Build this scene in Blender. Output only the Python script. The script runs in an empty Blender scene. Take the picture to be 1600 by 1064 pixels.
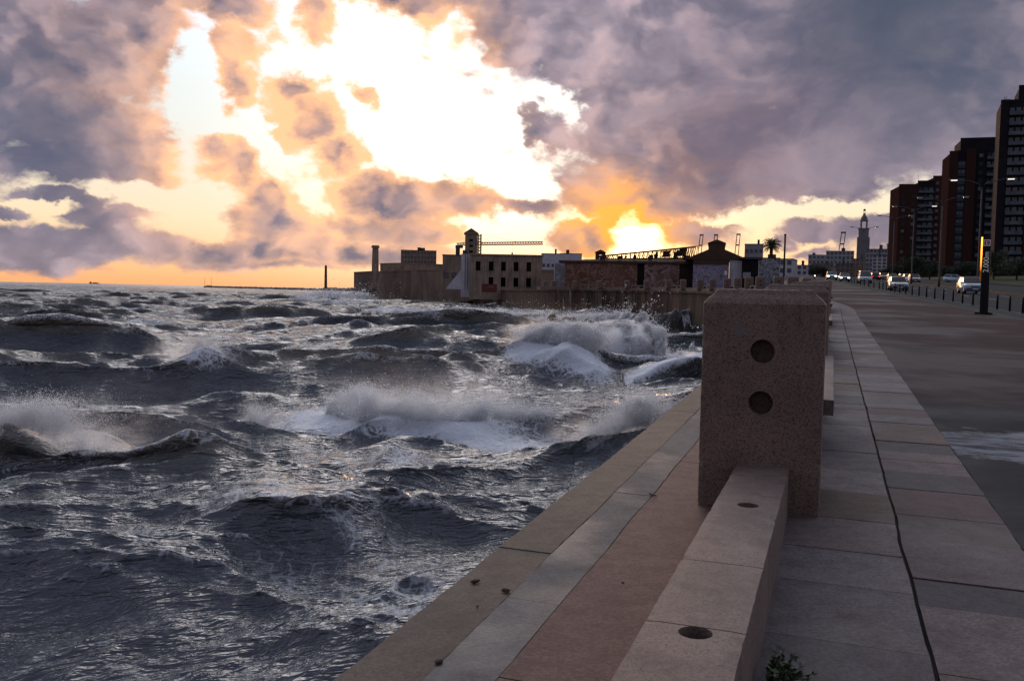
import bpy, bmesh, math, random
import numpy as np
from mathutils import Vector, Matrix, noise as mnoise
random.seed(7); rng = np.random.default_rng(11)
scene = bpy.context.scene
COL = scene.collection
SKY_ONLY = False
# ------------------------------------------------------------------ camera
F = 1400.0; EZ = 4.4                     # focal length for a 1600 px wide frame, eye height above the water
ROLL = math.radians(1.1); PITCH = math.atan((532 - 455.4) / F)
_f = Vector((0, math.cos(PITCH), -math.sin(PITCH))); _r = Vector((1, 0, 0)); _u = _r.cross(_f)
CR = _r * math.cos(ROLL) + _u * math.sin(ROLL); CU = -_r * math.sin(ROLL) + _u * math.cos(ROLL); CF = _f
cd = bpy.data.cameras.new('camera'); cam = bpy.data.objects.new('camera', cd); COL.objects.link(cam)
cam.matrix_world = Matrix(((CR.x, CU.x, -CF.x, 0), (CR.y, CU.y, -CF.y, 0), (CR.z, CU.z, -CF.z, EZ), (0, 0, 0, 1)))
cd.sensor_width = 36; cd.lens = 36 * F / 1600; cd.clip_start = 0.1; cd.clip_end = 60000
scene.camera = cam
scene.view_settings.view_transform = 'Standard'; scene.view_settings.look = 'None'
scene.view_settings.exposure = 0.25; scene.view_settings.gamma = 1
def ray(px, py):
    return CF * F + CR * (px - 800) + CU * (532 - py)
def at(px, py, d):                        # the point at depth d seen at a photograph pixel (used for surveying positions)
    v = ray(px, py); return Vector((0, 0, EZ)) + v * (d / v.y)
def azel(px, py):
    v = ray(px, py).normalized(); return math.atan2(v.x, v.y), math.asin(v.z)
def lin(c):
    c = c / 255.0
    return c / 12.92 if c <= 0.04045 else ((c + 0.055) / 1.055) ** 2.4
def S(r, g, b, k=1.0):
    return (lin(r) * k, lin(g) * k, lin(b) * k, 1.0)
# ------------------------------------------------------------------ node helper
class NT:
    def __init__(s, tree): s.t = tree; s.n = tree.nodes; s.l = tree.links
    def put(s, sock, v):
        if v is None: return
        if hasattr(v, 'is_output'): s.l.new(v, sock)
        else:
            try: sock.default_value = v
            except Exception:
                if isinstance(v, (int, float)): sock.default_value = (v,) * len(sock.default_value)
                else: sock.default_value = tuple(v)[:len(sock.default_value)]
    def m(s, op, a, b=None, c=None, clamp=False):
        n = s.n.new('ShaderNodeMath'); n.operation = op; n.use_clamp = clamp
        for i, v in enumerate((a, b, c)): s.put(n.inputs[i], v)
        return n.outputs[0]
    def v(s, op, a, b=None, sc=None):
        n = s.n.new('ShaderNodeVectorMath'); n.operation = op
        s.put(n.inputs[0], a); s.put(n.inputs[1], b)
        if sc is not None: s.put(n.inputs['Scale'], sc)
        return n.outputs['Value'] if op in ('LENGTH', 'DOT_PRODUCT', 'DISTANCE') else n.outputs[0]
    def mix(s, f, a, b, mode='MIX'):
        n = s.n.new('ShaderNodeMix'); n.data_type = 'RGBA'; n.blend_type = mode
        s.put(n.inputs[0], f); s.put(n.inputs[6], a); s.put(n.inputs[7], b); return n.outputs[2]
    def noise(s, vec, scale, detail=4, rough=0.55, dist=0, out=0, dims='3D', lac=2.0):
        n = s.n.new('ShaderNodeTexNoise'); n.noise_dimensions = dims
        s.put(n.inputs['Vector'], vec); n.inputs['Scale'].default_value = scale; n.inputs['Detail'].default_value = detail
        n.inputs['Roughness'].default_value = rough; n.inputs['Distortion'].default_value = dist; n.inputs['Lacunarity'].default_value = lac
        return n.outputs[out]
    def voro(s, vec, scale, feature='F1', rand=1.0, out=0):
        n = s.n.new('ShaderNodeTexVoronoi'); n.feature = feature
        s.put(n.inputs['Vector'], vec); n.inputs['Scale'].default_value = scale; n.inputs['Randomness'].default_value = rand
        return n.outputs[out]
    def ramp(s, f, stops, interp='LINEAR'):
        n = s.n.new('ShaderNodeValToRGB'); s.put(n.inputs[0], f); n.color_ramp.interpolation = interp
        e = n.color_ramp.elements
        while len(e) < len(stops): e.new(0.5)
        for k, (p, c) in enumerate(stops):
            e[k].position = p; e[k].color = c if len(c) == 4 else (*c, 1)
        return n.outputs[0]
    def mr(s, v, a, b, c=0.0, d=1.0, smooth=False):
        n = s.n.new('ShaderNodeMapRange'); n.clamp = True
        if smooth: n.interpolation_type = 'SMOOTHSTEP'
        s.put(n.inputs[0], v)
        for i, x in enumerate((a, b, c, d)): s.put(n.inputs[i + 1], x)
        return n.outputs[0]
    def comb(s, x, y, z):
        n = s.n.new('ShaderNodeCombineXYZ')
        for i, q in enumerate((x, y, z)): s.put(n.inputs[i], q)
        return n.outputs[0]
    def sep(s, v):
        n = s.n.new('ShaderNodeSeparateXYZ'); s.put(n.inputs[0], v); return n.outputs
    def mapping(s, vec, loc=(0, 0, 0), rot=(0, 0, 0), sc=(1, 1, 1), kind='POINT'):
        n = s.n.new('ShaderNodeMapping'); n.vector_type = kind
        s.put(n.inputs[0], vec); n.inputs[1].default_value = loc; n.inputs[2].default_value = rot; n.inputs[3].default_value = sc
        return n.outputs[0]
    def bump(s, h, strength=0.3, dist=0.02, normal=None):
        n = s.n.new('ShaderNodeBump'); s.put(n.inputs['Height'], h); n.inputs['Strength'].default_value = strength
        n.inputs['Distance'].default_value = dist
        if normal is not None: s.put(n.inputs['Normal'], normal)
        return n.outputs[0]
# ------------------------------------------------------------------ sky: Nishita sky with a procedural cloud layer, laid out by azimuth and elevation
SUN_AZ, SUN_EL = azel(1000, 378)
world = bpy.data.worlds.new('World'); scene.world = world; world.use_nodes = True
wt = world.node_tree; wt.nodes.clear(); w = NT(wt)
tc = wt.nodes.new('ShaderNodeTexCoord'); D = w.v('NORMALIZE', tc.outputs['Generated'])
dx, dy, dz = w.sep(D)[:3]
AZ = w.m('ARCTAN2', dx, dy); EL = w.m('ARCSINE', dz)
P = w.comb(AZ, EL, 0.0)
K = 1.0 / F
sky = wt.nodes.new('ShaderNodeTexSky'); sky.sky_type = 'NISHITA'; sky.sun_disc = False
sky.sun_elevation = SUN_EL; sky.sun_rotation = SUN_AZ; sky.dust_density = 2.0; sky.ozone_density = 1.5
# angular distance from the sun
sdir = (math.sin(SUN_AZ) * math.cos(SUN_EL), math.cos(SUN_AZ) * math.cos(SUN_EL), math.sin(SUN_EL))
sang = w.m('ARCCOSINE', w.m('MINIMUM', w.v('DOT_PRODUCT', D, sdir), 0.99999))
# warp
n1 = w.noise(w.mapping(P, sc=(1, 1.35, 1)), 9.0, 3, 0.6, out=1)
n2 = w.noise(w.mapping(P, loc=(3.1, 1.7, 4), sc=(1, 1.3, 1)), 30.0, 5, 0.62, out=1)
W1 = w.v('SCALE', w.v('SUBTRACT', n1, (0.5, 0.5, 0.5)), sc=0.085)
W2 = w.v('SCALE', w.v('SUBTRACT', n2, (0.5, 0.5, 0.5)), sc=0.05)
wamp = w.mr(EL, 0.0, 0.17, 0.3, 1.0)                 # clouds near the horizon are smaller
PW = w.v('ADD', w.v('ADD', P, w.v('SCALE', W1, sc=wamp)), w.v('SCALE', W2, sc=wamp))
PW = w.v('MULTIPLY', PW, (1, 1, 0))
BLOBS = [  # px, py, rx, ry, rotation (degrees, anticlockwise), weight
    # great dark mass, upper right
    (1120, 60, 420, 170, -8, 1.3), (1420, 130, 380, 190, 0, 1.35), (1230, 215, 330, 110, -6, 1.2), (1010, 235, 180, 100, -35, 1.1),
    (1100, 285, 270, 60, -4, 1.1), (1330, 265, 290, 48, 5, 1.1), (850, 40, 200, 85, -28, 1.2), (1560, 210, 260, 90, 0, 1.2), (960, 175, 130, 110, -40, 1.0),
    (1020, 322, 150, 36, -6, 1.0),
    # upper left mass
    (110, 60, 170, 105, 0, 1.0), (225, 65, 100, 90, 20, 0.95), (130, 185, 160, 60, -6, 1.0), (120, 250, 140, 36, 4, 1.1), (240, 207, 62, 18, 0, 0.9),
    (20, 170, 120, 90, 0, 1.0),
    # ragged middle pieces
    (345, 5, 75, 40, 0, 1.1), (372, 105, 36, 66, 8, 1.05), (505, 10, 38, 42, 0, 0.9), (640, -25, 180, 42, -4, 1.2),
    (452, 130, 40, 36, 0, 1.0), (480, 190, 52, 54, 20, 1.1), (525, 250, 44, 60, 38, 1.1), (570, 295, 60, 36, -20, 1.1),
    (335, 225, 58, 38, -20, 1.1), (383, 262, 62, 58, 0, 1.15), (412, 315, 56, 42, 0, 1.1),
    (600, 322, 125, 42, -6, 1.15), (720, 322, 110, 32, -4, 1.05), (820, 328, 80, 22, 0, 1.0), (560, 357, 150, 26, 0, 1.1),
    (450, 350, 120, 36, -4, 1.15), (330, 388, 150, 30, 0, 1.2), (530, 396, 190, 22, 0, 1.2), (430, 380, 200, 26, 0, 1.1), (660, 372, 90, 18, 0, 0.9),
    (60, 382, 200, 34, 0, 1.25), (170, 338, 72, 30, 0, 1.15), (110, 303, 76, 12, 0, 1.1), (12, 330, 26, 13, 0, 1.1), (60, 350, 70, 12, 0, 0.9),
    (420, 412, 200, 9, 0, 0.9),
    (582, 146, 30, 20, -20, 0.95), (846, 205, 42, 24, -40, 1.0), (912, 370, 54, 26, 0, 1.15), (1095, 360, 74, 24, 0, 1.15),
    (1265, 364, 54, 12, -8, 1.05), (1385, 356, 40, 26, 20, 1.1), (1222, 370, 26, 10, -10, 0.8), (1265, 392, 30, 8, 0, 0.7), (1330, 360, 30, 18, 0, 0.7),
]
def field(p):
    out = None
    for (px, py, rx, ry, rot, wt_) in BLOBS:
        a, e = azel(px, py)
        q = w.mapping(p, loc=(a, e, 0), rot=(0, 0, math.radians(rot)), sc=(rx * K, ry * K, 1), kind='TEXTURE')
        v = w.m('MULTIPLY_ADD', w.v('LENGTH', q), -wt_, wt_)
        out = v if out is None else w.m('SMOOTH_MAX', out, v, 0.18)
    return out
FB = field(PW)
for (px, py, rx, ry, rot, hw_) in ((305, 140, 46, 130, 6, 0.7), (255, 300, 130, 26, 0, 0.7), (435, 255, 26, 80, 14, 0.55), (390, 195, 50, 34, 0, 0.6), (60, 318, 60, 14, 0, 0.6), (225, 345, 60, 18, 0, 0.3), (60, 345, 90, 12, 0, 0.4),
                                   (490, 320, 26, 40, 20, 0.5), (660, 180, 110, 90, 0, 0.5), (800, 280, 90, 26, -10, 0.5), (885, 170, 26, 60, 30, 0.4), (1250, 335, 200, 14, 3, 0.6), (1470, 330, 120, 40, 0, 0.4), (300, 350, 40, 26, 0, 0.5)):
    a, e = azel(px, py); q = w.mapping(PW, loc=(a, e, 0), rot=(0, 0, math.radians(rot)), sc=(rx * K, ry * K, 1), kind='TEXTURE')   # rifts
    FB = w.m('SUBTRACT', FB, w.m('MULTIPLY', w.m('MAXIMUM', w.m('SUBTRACT', 1.0, w.v('LENGTH', q)), 0.0), hw_ * 1.6))
# the parts of the sky outside the photograph: broken dusk cloud overhead and behind
outside = w.m('MAXIMUM', w.mr(EL, 0.36, 0.62, 0, 1, True), w.mr(w.m('ABSOLUTE', AZ), 0.62, 0.95, 0, 1, True))
FB = w.m('ADD', w.m('MULTIPLY', FB, w.m('SUBTRACT', 1.0, outside)), w.m('MULTIPLY', outside, w.mr(w.m('ABSOLUTE', w.m('ADD', AZ, 0.1)), 0.3, 0.8, -0.22, 0.04)))
def glowspot(px, py, r):
    a, e = azel(px, py)
    return w.mr(w.v('DISTANCE', PW, (a, e, 0)), r * K, 0.0, 0, 1, True)
fb1 = w.noise(w.mapping(P, loc=(0, 0, 7), sc=(1, 1.6, 1)), 34.0, 7, 0.6, 0.25)
fb2 = w.noise(w.mapping(P, loc=(5, 2, 3), sc=(1, 1.5, 1)), 6.5, 4, 0.55)
def puff(p):
    n = wt.nodes.new('ShaderNodeTexVoronoi'); n.feature = 'SMOOTH_F1'; n.voronoi_dimensions = '2D'; n.normalize = True
    w.put(n.inputs['Vector'], w.mapping(p, loc=(1, 9, 2), sc=(1, 1.35, 1))); n.inputs['Scale'].default_value = 11.0; n.inputs['Detail'].default_value = 2.0
    n.inputs['Roughness'].default_value = 0.42; n.inputs['Lacunarity'].default_value = 2.3; n.inputs['Smoothness'].default_value = 0.55; return n.outputs['Distance']
PB = w.v('ADD', w.v('ADD', P, w.v('SCALE', W1, sc=0.45)), w.v('SCALE', W2, sc=0.55))
tosun = w.v('NORMALIZE', w.v('SUBTRACT', (SUN_AZ, SUN_EL + 0.10, 0), P))
pA = puff(PB); pB = puff(w.v('ADD', PB, w.v('SCALE', tosun, sc=0.017)))
dens = w.m('ADD', FB, w.m('MULTIPLY_ADD', pA, -1.35, 0.50))
dens = w.m('ADD', dens, w.m('MULTIPLY_ADD', fb1, 1.0, -0.54))
alpha = w.mr(dens, -0.24, 0.40, 0, 1, True)
thick = w.mr(dens, 0.05, 0.95, 0, 1, True)
soft = glowspot(1330, 170, 560)
lit = w.m('MULTIPLY_ADD', w.m('SUBTRACT', pB, pA), w.m('MULTIPLY_ADD', soft, -2.6, 3.6), w.m('MULTIPLY_ADD', fb1, 0.24, 0.38), clamp=True)
# clear sky
_ga, _ge = azel(735, 190)
gd = w.v('LENGTH', w.v('MULTIPLY', w.v('SUBTRACT', P, (_ga, _ge, 0)), (1.0, 1.15, 0)))
near = w.m('POWER', 2.718, w.m('MULTIPLY', w.m('MULTIPLY', gd, gd), -1 / 0.175 ** 2))
core = w.m('POWER', 2.718, w.m('MULTIPLY', w.m('MULTIPLY', sang, sang), -1 / 0.05 ** 2))
grad = w.ramp(w.mr(EL, 0.0, 0.7), [(0.0, S(246, 168, 112)), (0.035, S(250, 192, 138)), (0.10, S(240, 214, 178)), (0.22, S(220, 220, 212)),
              (0.40, S(200, 216, 226)), (0.7, S(182, 198, 216)), (1.0, S(160, 176, 200))])
behind = w.mr(w.m('COSINE', w.m('SUBTRACT', AZ, SUN_AZ)), 0.75, -0.6, 0, 1, True)
grad = w.mix(behind, grad, w.mix(w.mr(EL, 0.0, 0.6), S(172, 160, 176), S(132, 148, 178)))
clear = w.mix(1.0, grad, w.mix(near, (0, 0, 0, 1), (0.70, 0.64, 0.57, 1)), 'ADD')
clear = w.mix(1.0, clear, w.mix(core, (0, 0, 0, 1), (2.4, 1.5, 0.6, 1)), 'ADD')
clear = w.mix(1.0, clear, w.v('SCALE', sky.outputs[0], sc=0.006), 'ADD')
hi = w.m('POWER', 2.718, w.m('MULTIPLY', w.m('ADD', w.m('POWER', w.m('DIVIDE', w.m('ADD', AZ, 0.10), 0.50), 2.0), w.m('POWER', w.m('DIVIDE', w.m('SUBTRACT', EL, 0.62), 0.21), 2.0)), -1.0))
clear = w.mix(1.0, clear, w.mix(hi, (0, 0, 0, 1), (4.0, 3.55, 3.4, 1)), 'ADD')     # unseen sky glow added above the picture to brighten water and ground
# cloud colour
sh = w.noise(w.v('ADD', w.mapping(P, loc=(2, 4, 9), sc=(1, 1.9, 1)), w.v('SCALE', W1, sc=0.8)), 5.5, 5, 0.58, 0.4)
dusk = w.mix(w.mr(sh, 0.36, 0.64, 0, 1, True), S(112, 110, 130), S(180, 163, 174))
dusk = w.mix(w.mr(EL, 0.13, 0.02, 0, 0.8), dusk, S(164, 146, 152))
dusk = w.mix(w.m('MULTIPLY', w.m('SUBTRACT', 1.0, lit), 0.85), dusk, w.mix(0.6, dusk, S(62, 68, 88)))
dusk = w.mix(w.mr(lit, 0.55, 1.0, 0.0, 0.6), dusk, S(196, 172, 176))
dusk = w.mix(w.m('MULTIPLY', glowspot(1400, 0, 330), 0.95), dusk, S(70, 80, 98))     # the heaviest, unlit cloud
dusk = w.mix(w.m('MULTIPLY', glowspot(60, 210, 230), 0.7), dusk, S(88, 92, 112))
dusk = w.mix(w.m('MULTIPLY', glowspot(1180, 230, 280), 0.4), dusk, S(102, 92, 112))
warmth = w.m('POWER', 2.718, w.m('MULTIPLY', sang, -1 / 0.062))
warmth = w.m('MAXIMUM', warmth, w.m('MULTIPLY', glowspot(200, 90, 200), 0.22))
warmth = w.m('MAXIMUM', warmth, w.m('MULTIPLY', glowspot(470, 200, 360), 1.35))
warmth = w.m('MAXIMUM', warmth, w.m('MULTIPLY', glowspot(950, 360, 150), 1.15))
warmth = w.m('MAXIMUM', warmth, w.m('MULTIPLY', glowspot(690, 320, 260), 0.7))
warmth = w.m('MAXIMUM', warmth, w.m('MULTIPLY', glowspot(610, 10, 260), 1.0))
thin = w.m('SUBTRACT', 1.0, thick)
wl = w.m('MULTIPLY', warmth, w.m('MULTIPLY_ADD', lit, 0.9, w.m('MULTIPLY', thin, 0.75)), clamp=True)
warmcol = w.mix(w.mr(sang, 0.03, 0.30), S(255, 170, 70, 1.15), S(250, 188, 140, 1.15))
cloud = w.mix(wl, dusk, warmcol)
rim = w.m('MULTIPLY', w.m('MULTIPLY', w.mr(alpha, 0.75, 0.1), near), 0.55)
cloud = w.mix(rim, cloud, (1.8, 1.3, 0.75, 1))
cloud = w.mix(behind, cloud, w.mix(lit, S(92, 96, 116), S(142, 134, 150)))
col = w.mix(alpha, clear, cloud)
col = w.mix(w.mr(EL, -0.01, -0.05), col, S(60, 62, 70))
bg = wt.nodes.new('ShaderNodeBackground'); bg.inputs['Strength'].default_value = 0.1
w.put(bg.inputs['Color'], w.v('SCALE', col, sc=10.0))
wo = wt.nodes.new('ShaderNodeOutputWorld'); wt.links.new(bg.outputs[0], wo.inputs[0])
world.cycles.sampling_method = 'MANUAL'; world.cycles.sample_map_resolution = 512
# ------------------------------------------------------------------ sun: low, behind cloud on the skyline
sl = bpy.data.lights.new('sun', 'SUN'); sl.energy = 0.5; sl.angle = math.radians(11); sl.color = (1.0, 0.52, 0.22)
so = bpy.data.objects.new('sun', sl); COL.objects.link(so)
so.rotation_euler = Vector(sdir).to_track_quat('Z', 'Y').to_euler()
# ------------------------------------------------------------------ mesh helpers
class MB:
    def __init__(s): s.v = []; s.f = []; s.mi = []
    def add(s, vs, fs, mi=0, M=None):
        o = len(s.v)
        for p in vs:
            p = Vector(p); s.v.append(tuple(M @ p if M else p))
        for f in fs: s.f.append(tuple(o + i for i in f)); s.mi.append(mi)
        return s
    def box(s, x0, x1, y0, y1, z0, z1, mi=0, M=None, b=0.0):
        if b > 0:                         # bevelled box
            bm = bmesh.new(); bmesh.ops.create_cube(bm, size=1)
            for q in bm.verts: q.co = ((x0 + x1) / 2 + q.co.x * (x1 - x0), (y0 + y1) / 2 + q.co.y * (y1 - y0), (z0 + z1) / 2 + q.co.z * (z1 - z0))
            bmesh.ops.bevel(bm, geom=bm.edges[:], offset=b, segments=2, affect='EDGES', profile=0.6)
            return s.bm(bm, mi, M)
        vs = [(x, y, z) for x in (x0, x1) for y in (y0, y1) for z in (z0, z1)]
        return s.add(vs, [(0, 1, 3, 2), (4, 6, 7, 5), (0, 4, 5, 1), (2, 3, 7, 6), (0, 2, 6, 4), (1, 5, 7, 3)], mi, M)
    def bm(s, bm, mi=0, M=None):
        bm.verts.index_update()
        s.add([q.co.copy() for q in bm.verts], [tuple(q.index for q in f.verts) for f in bm.faces], mi, M); bm.free(); return s
    def tube(s, pts, r, n=8, mi=0, M=None, cap=True):
        pts = [Vector(p) for p in pts]; rs = r if isinstance(r, (list, tuple)) else [r] * len(pts)
        vs = []; fs = []
        for i, p in enumerate(pts):
            d = (pts[min(i + 1, len(pts) - 1)] - pts[max(i - 1, 0)]).normalized()
            a = d.cross(Vector((0, 0, 1)) if abs(d.z) < 0.9 else Vector((1, 0, 0))).normalized(); c = d.cross(a)
            for k in range(n):
                t = 2 * math.pi * k / n; vs.append(p + (a * math.cos(t) + c * math.sin(t)) * rs[i])
        for i in range(len(pts) - 1):
            for k in range(n):
                fs.append((i * n + k, i * n + (k + 1) % n, (i + 1) * n + (k + 1) % n, (i + 1) * n + k))
        if cap: fs.append(tuple(range(n))[::-1]); fs.append(tuple((len(pts) - 1) * n + k for k in range(n)))
        return s.add(vs, fs, mi, M)
    def prism(s, poly, z0, z1, mi=0, M=None):   # poly in x, y
        n = len(poly); vs = [(x, y, z0) for x, y in poly] + [(x, y, z1) for x, y in poly]
        fs = [tuple(range(n))[::-1], tuple(range(n, 2 * n))] + [(i, (i + 1) % n, n + (i + 1) % n, n + i) for i in range(n)]
        return s.add(vs, fs, mi, M)
    def build(s, name, mats, parent=None, smooth=False, loc=None):
        me = bpy.data.meshes.new(name); me.from_pydata(s.v, [], s.f)
        for m in (mats if isinstance(mats, (list, tuple)) else [mats]): me.materials.append(m)
        me.polygons.foreach_set('material_index', s.mi)
        if smooth: me.polygons.foreach_set('use_smooth', [True] * len(s.f))
        bm = bmesh.new(); bm.from_mesh(me); bmesh.ops.recalc_face_normals(bm, faces=bm.faces[:]); bm.to_mesh(me); bm.free()
        o = bpy.data.objects.new(name, me); COL.objects.link(o)
        if parent: o.parent = parent
        if loc is not None: o.location = loc
        return o
def tag(o, label=None, cat=None, group=None, kind=None):
    for k, v in (('label', label), ('category', cat), ('group', group), ('kind', kind)):
        if v: o[k] = v
    return o
def empty(name, loc=(0, 0, 0), rz=0.0, label=None, cat=None, group=None):
    o = bpy.data.objects.new(name, None); COL.objects.link(o); o.location = loc; o.rotation_euler = (0, 0, rz); o.empty_display_size = 0.3
    return tag(o, label, cat, group)
def copy_tree(o, parent=None):
    c = o.copy(); COL.objects.link(c)
    if parent: c.parent = parent; c.matrix_parent_inverse = o.matrix_parent_inverse.copy()
    for ch in KIDS.get(o.name, []) or [q for q in o.children]: copy_tree(ch, c)
    return c
KIDS = {}
def np_mesh(name, V, Fq, mat, smooth=True, attrs=None):
    """big mesh from numpy arrays: V (n,3), Fq (m,k)"""
    me = bpy.data.meshes.new(name); k = Fq.shape[1]
    me.vertices.add(len(V)); me.vertices.foreach_set('co', V.astype(np.float32).ravel())
    me.loops.add(len(Fq) * k); me.loops.foreach_set('vertex_index', Fq.astype(np.int32).ravel())
    me.polygons.add(len(Fq)); me.polygons.foreach_set('loop_start', np.arange(0, len(Fq) * k, k, dtype=np.int32))
    if smooth: me.polygons.foreach_set('use_smooth', np.ones(len(Fq), dtype=bool))
    for an, av in (attrs or {}).items():
        a = me.attributes.new(an, 'FLOAT', 'POINT'); a.data.foreach_set('value', av.astype(np.float32))
    me.materials.append(mat); me.update(calc_edges=True)
    o = bpy.data.objects.new(name, me); COL.objects.link(o); return o
# ------------------------------------------------------------------ materials
MATS = {}
def mat(name, build):
    if name in MATS: return MATS[name]
    m = bpy.data.materials.new(name); m.use_nodes = True; m.node_tree.nodes.clear(); n = NT(m.node_tree)
    out = m.node_tree.nodes.new('ShaderNodeOutputMaterial'); sh = build(n); m.node_tree.links.new(sh, out.inputs[0])
    MATS[name] = m; return m
def pbsdf(n, color, rough=0.7, metal=0.0, normal=None, spec=0.5, **kw):
    b = n.n.new('ShaderNodeBsdfPrincipled'); n.put(b.inputs['Base Color'], color); n.put(b.inputs['Roughness'], rough)
    b.inputs['Metallic'].default_value = metal; b.inputs['Specular IOR Level'].default_value = spec
    if normal is not None: n.put(b.inputs['Normal'], normal)
    for k, v in kw.items(): n.put(b.inputs[k.replace('_', ' ')], v)
    return b.outputs[0]
def pos(n): return n.n.new('ShaderNodeNewGeometry').outputs['Position']
def objc(n): return n.n.new('ShaderNodeTexCoord').outputs['Object']
def attr(n, name):
    a = n.n.new('ShaderNodeAttribute'); a.attribute_name = name; return a
def weathered(name, c1, c2, scale=1.2, rough=0.8, bumpd=0.004, fine=40, metal=0.0, world_pos=False, streak=0.0):
    """plain surface with two-tone blotches, fine grain and optional run-off streaks"""
    def f(n):
        p = pos(n) if world_pos else objc(n)
        a = n.noise(p, scale, 5, 0.6); g = n.noise(p, fine, 3, 0.6)
        c = n.mix(n.mr(a, 0.35, 0.65), (*c1, 1), (*c2, 1))
        c = n.mix(n.m('MULTIPLY', n.mr(g, 0.3, 0.7), 0.35), c, n.mix(1.0, c, (0.55, 0.55, 0.55, 1), 'MULTIPLY'))
        if streak:
            sn = n.noise(n.mapping(p, sc=(1.6, 1.6, 0.08)), 1.5, 4, 0.6)
            c = n.mix(n.m('MULTIPLY', n.mr(sn, 0.48, 0.7), streak), c, n.mix(1.0, c, (0.3, 0.28, 0.26, 1), 'MULTIPLY'))
        return pbsdf(n, c, rough, metal, n.bump(n.m('ADD', g, a), 0.5, bumpd), 0.03)
    return mat(name, f)
def paint(name, c, rough=0.35, metal=0.0, coat=0.0):
    return mat(name, lambda n: pbsdf(n, n.mix(n.m('MULTIPLY', n.noise(objc(n), 3, 4), 0.25), (*c, 1), n.mix(1.0, (*c, 1), (0.6, 0.58, 0.55, 1), 'MULTIPLY')), n.mr(n.noise(objc(n), 8, 3), 0.3, 0.7, rough * 0.8, rough * 1.25), metal, Coat_Weight=coat))
def glow(name, c, k):
    def f(n):
        e = n.n.new('ShaderNodeEmission'); e.inputs[0].default_value = (*c, 1); e.inputs[1].default_value = k; return e.outputs[0]
    return mat(name, f)
def m_granite(name, ca, cb, dark=(0.035, 0.026, 0.024), pits=0.35, sc=1.0):
    def f(n):
        p = objc(n)
        v = n.voro(p, 85 * sc, 'F1', 1.0, 1); grain = n.sep(v)[0]
        big = n.noise(p, 1.7, 5, 0.6); med = n.noise(p, 14 * sc, 4, 0.65)
        c = n.mix(grain, (*ca, 1), (*cb, 1))
        c = n.mix(n.m('MULTIPLY', n.mr(n.sep(v)[1], 0.72, 0.8), 0.75), c, (*dark, 1))
        pit = n.mr(n.noise(p, 42 * sc, 3, 0.7), 0.62, 0.70)
        c = n.mix(n.m('MULTIPLY', pit, pits * 2), c, (*dark, 1))
        c = n.mix(n.mr(big, 0.3, 0.7), n.mix(1.0, c, (0.62, 0.6, 0.62, 1), 'MULTIPLY'), c)
        c = n.mix(n.m('MULTIPLY', n.mr(med, 0.5, 0.75), 0.35), c, n.mix(1.0, c, (0.55, 0.5, 0.48, 1), 'MULTIPLY'))
        stn = n.noise(n.mapping(p, sc=(2.2, 2.2, 0.22)), 2.4, 5, 0.62)
        c = n.mix(n.m('MULTIPLY', n.mr(stn, 0.50, 0.66), 0.5), c, n.mix(1.0, c, (0.42, 0.38, 0.36, 1), 'MULTIPLY'))
        salt = n.noise(n.mapping(p, loc=(4, 2, 8), sc=(2.0, 2.0, 0.5)), 2.0, 6, 0.68)
        c = n.mix(n.m('MULTIPLY', n.mr(salt, 0.58, 0.74), 0.30), c, (0.30, 0.27, 0.25, 1))
        pt = n.m('ADD', n.v('LENGTH', n.v('MULTIPLY', n.v('SUBTRACT', p, (-0.19, 0.105, 1.30)), (1.0, 1.0, 1.3))), n.m('MULTIPLY', n.m('SUBTRACT', n.noise(p, 16, 4, .6), 0.5), 0.09))
        c = n.mix(n.m('MULTIPLY', n.mr(pt, 0.062, 0.035), 0.75), c, (0.12, 0.118, 0.105, 1))
        h = n.m('SUBTRACT', n.m('MULTIPLY', med, 0.6), n.m('MULTIPLY', pit, 1.0))
        h = n.m('ADD', h, n.m('MULTIPLY', grain, 0.25))
        return pbsdf(n, c, 0.72, 0, n.bump(h, 0.7, 0.006))
    return mat(name, f)
GRANITE = m_granite('granite', (0.245, 0.160, 0.115), (0.165, 0.107, 0.076), dark=(0.05, 0.033, 0.026), pits=0.5, sc=1.5)
GRANITE_SMOOTH = m_granite('granite smooth', (0.215, 0.150, 0.122), (0.170, 0.117, 0.096), dark=(0.10, 0.07, 0.058), pits=0.05, sc=1.6)
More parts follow.
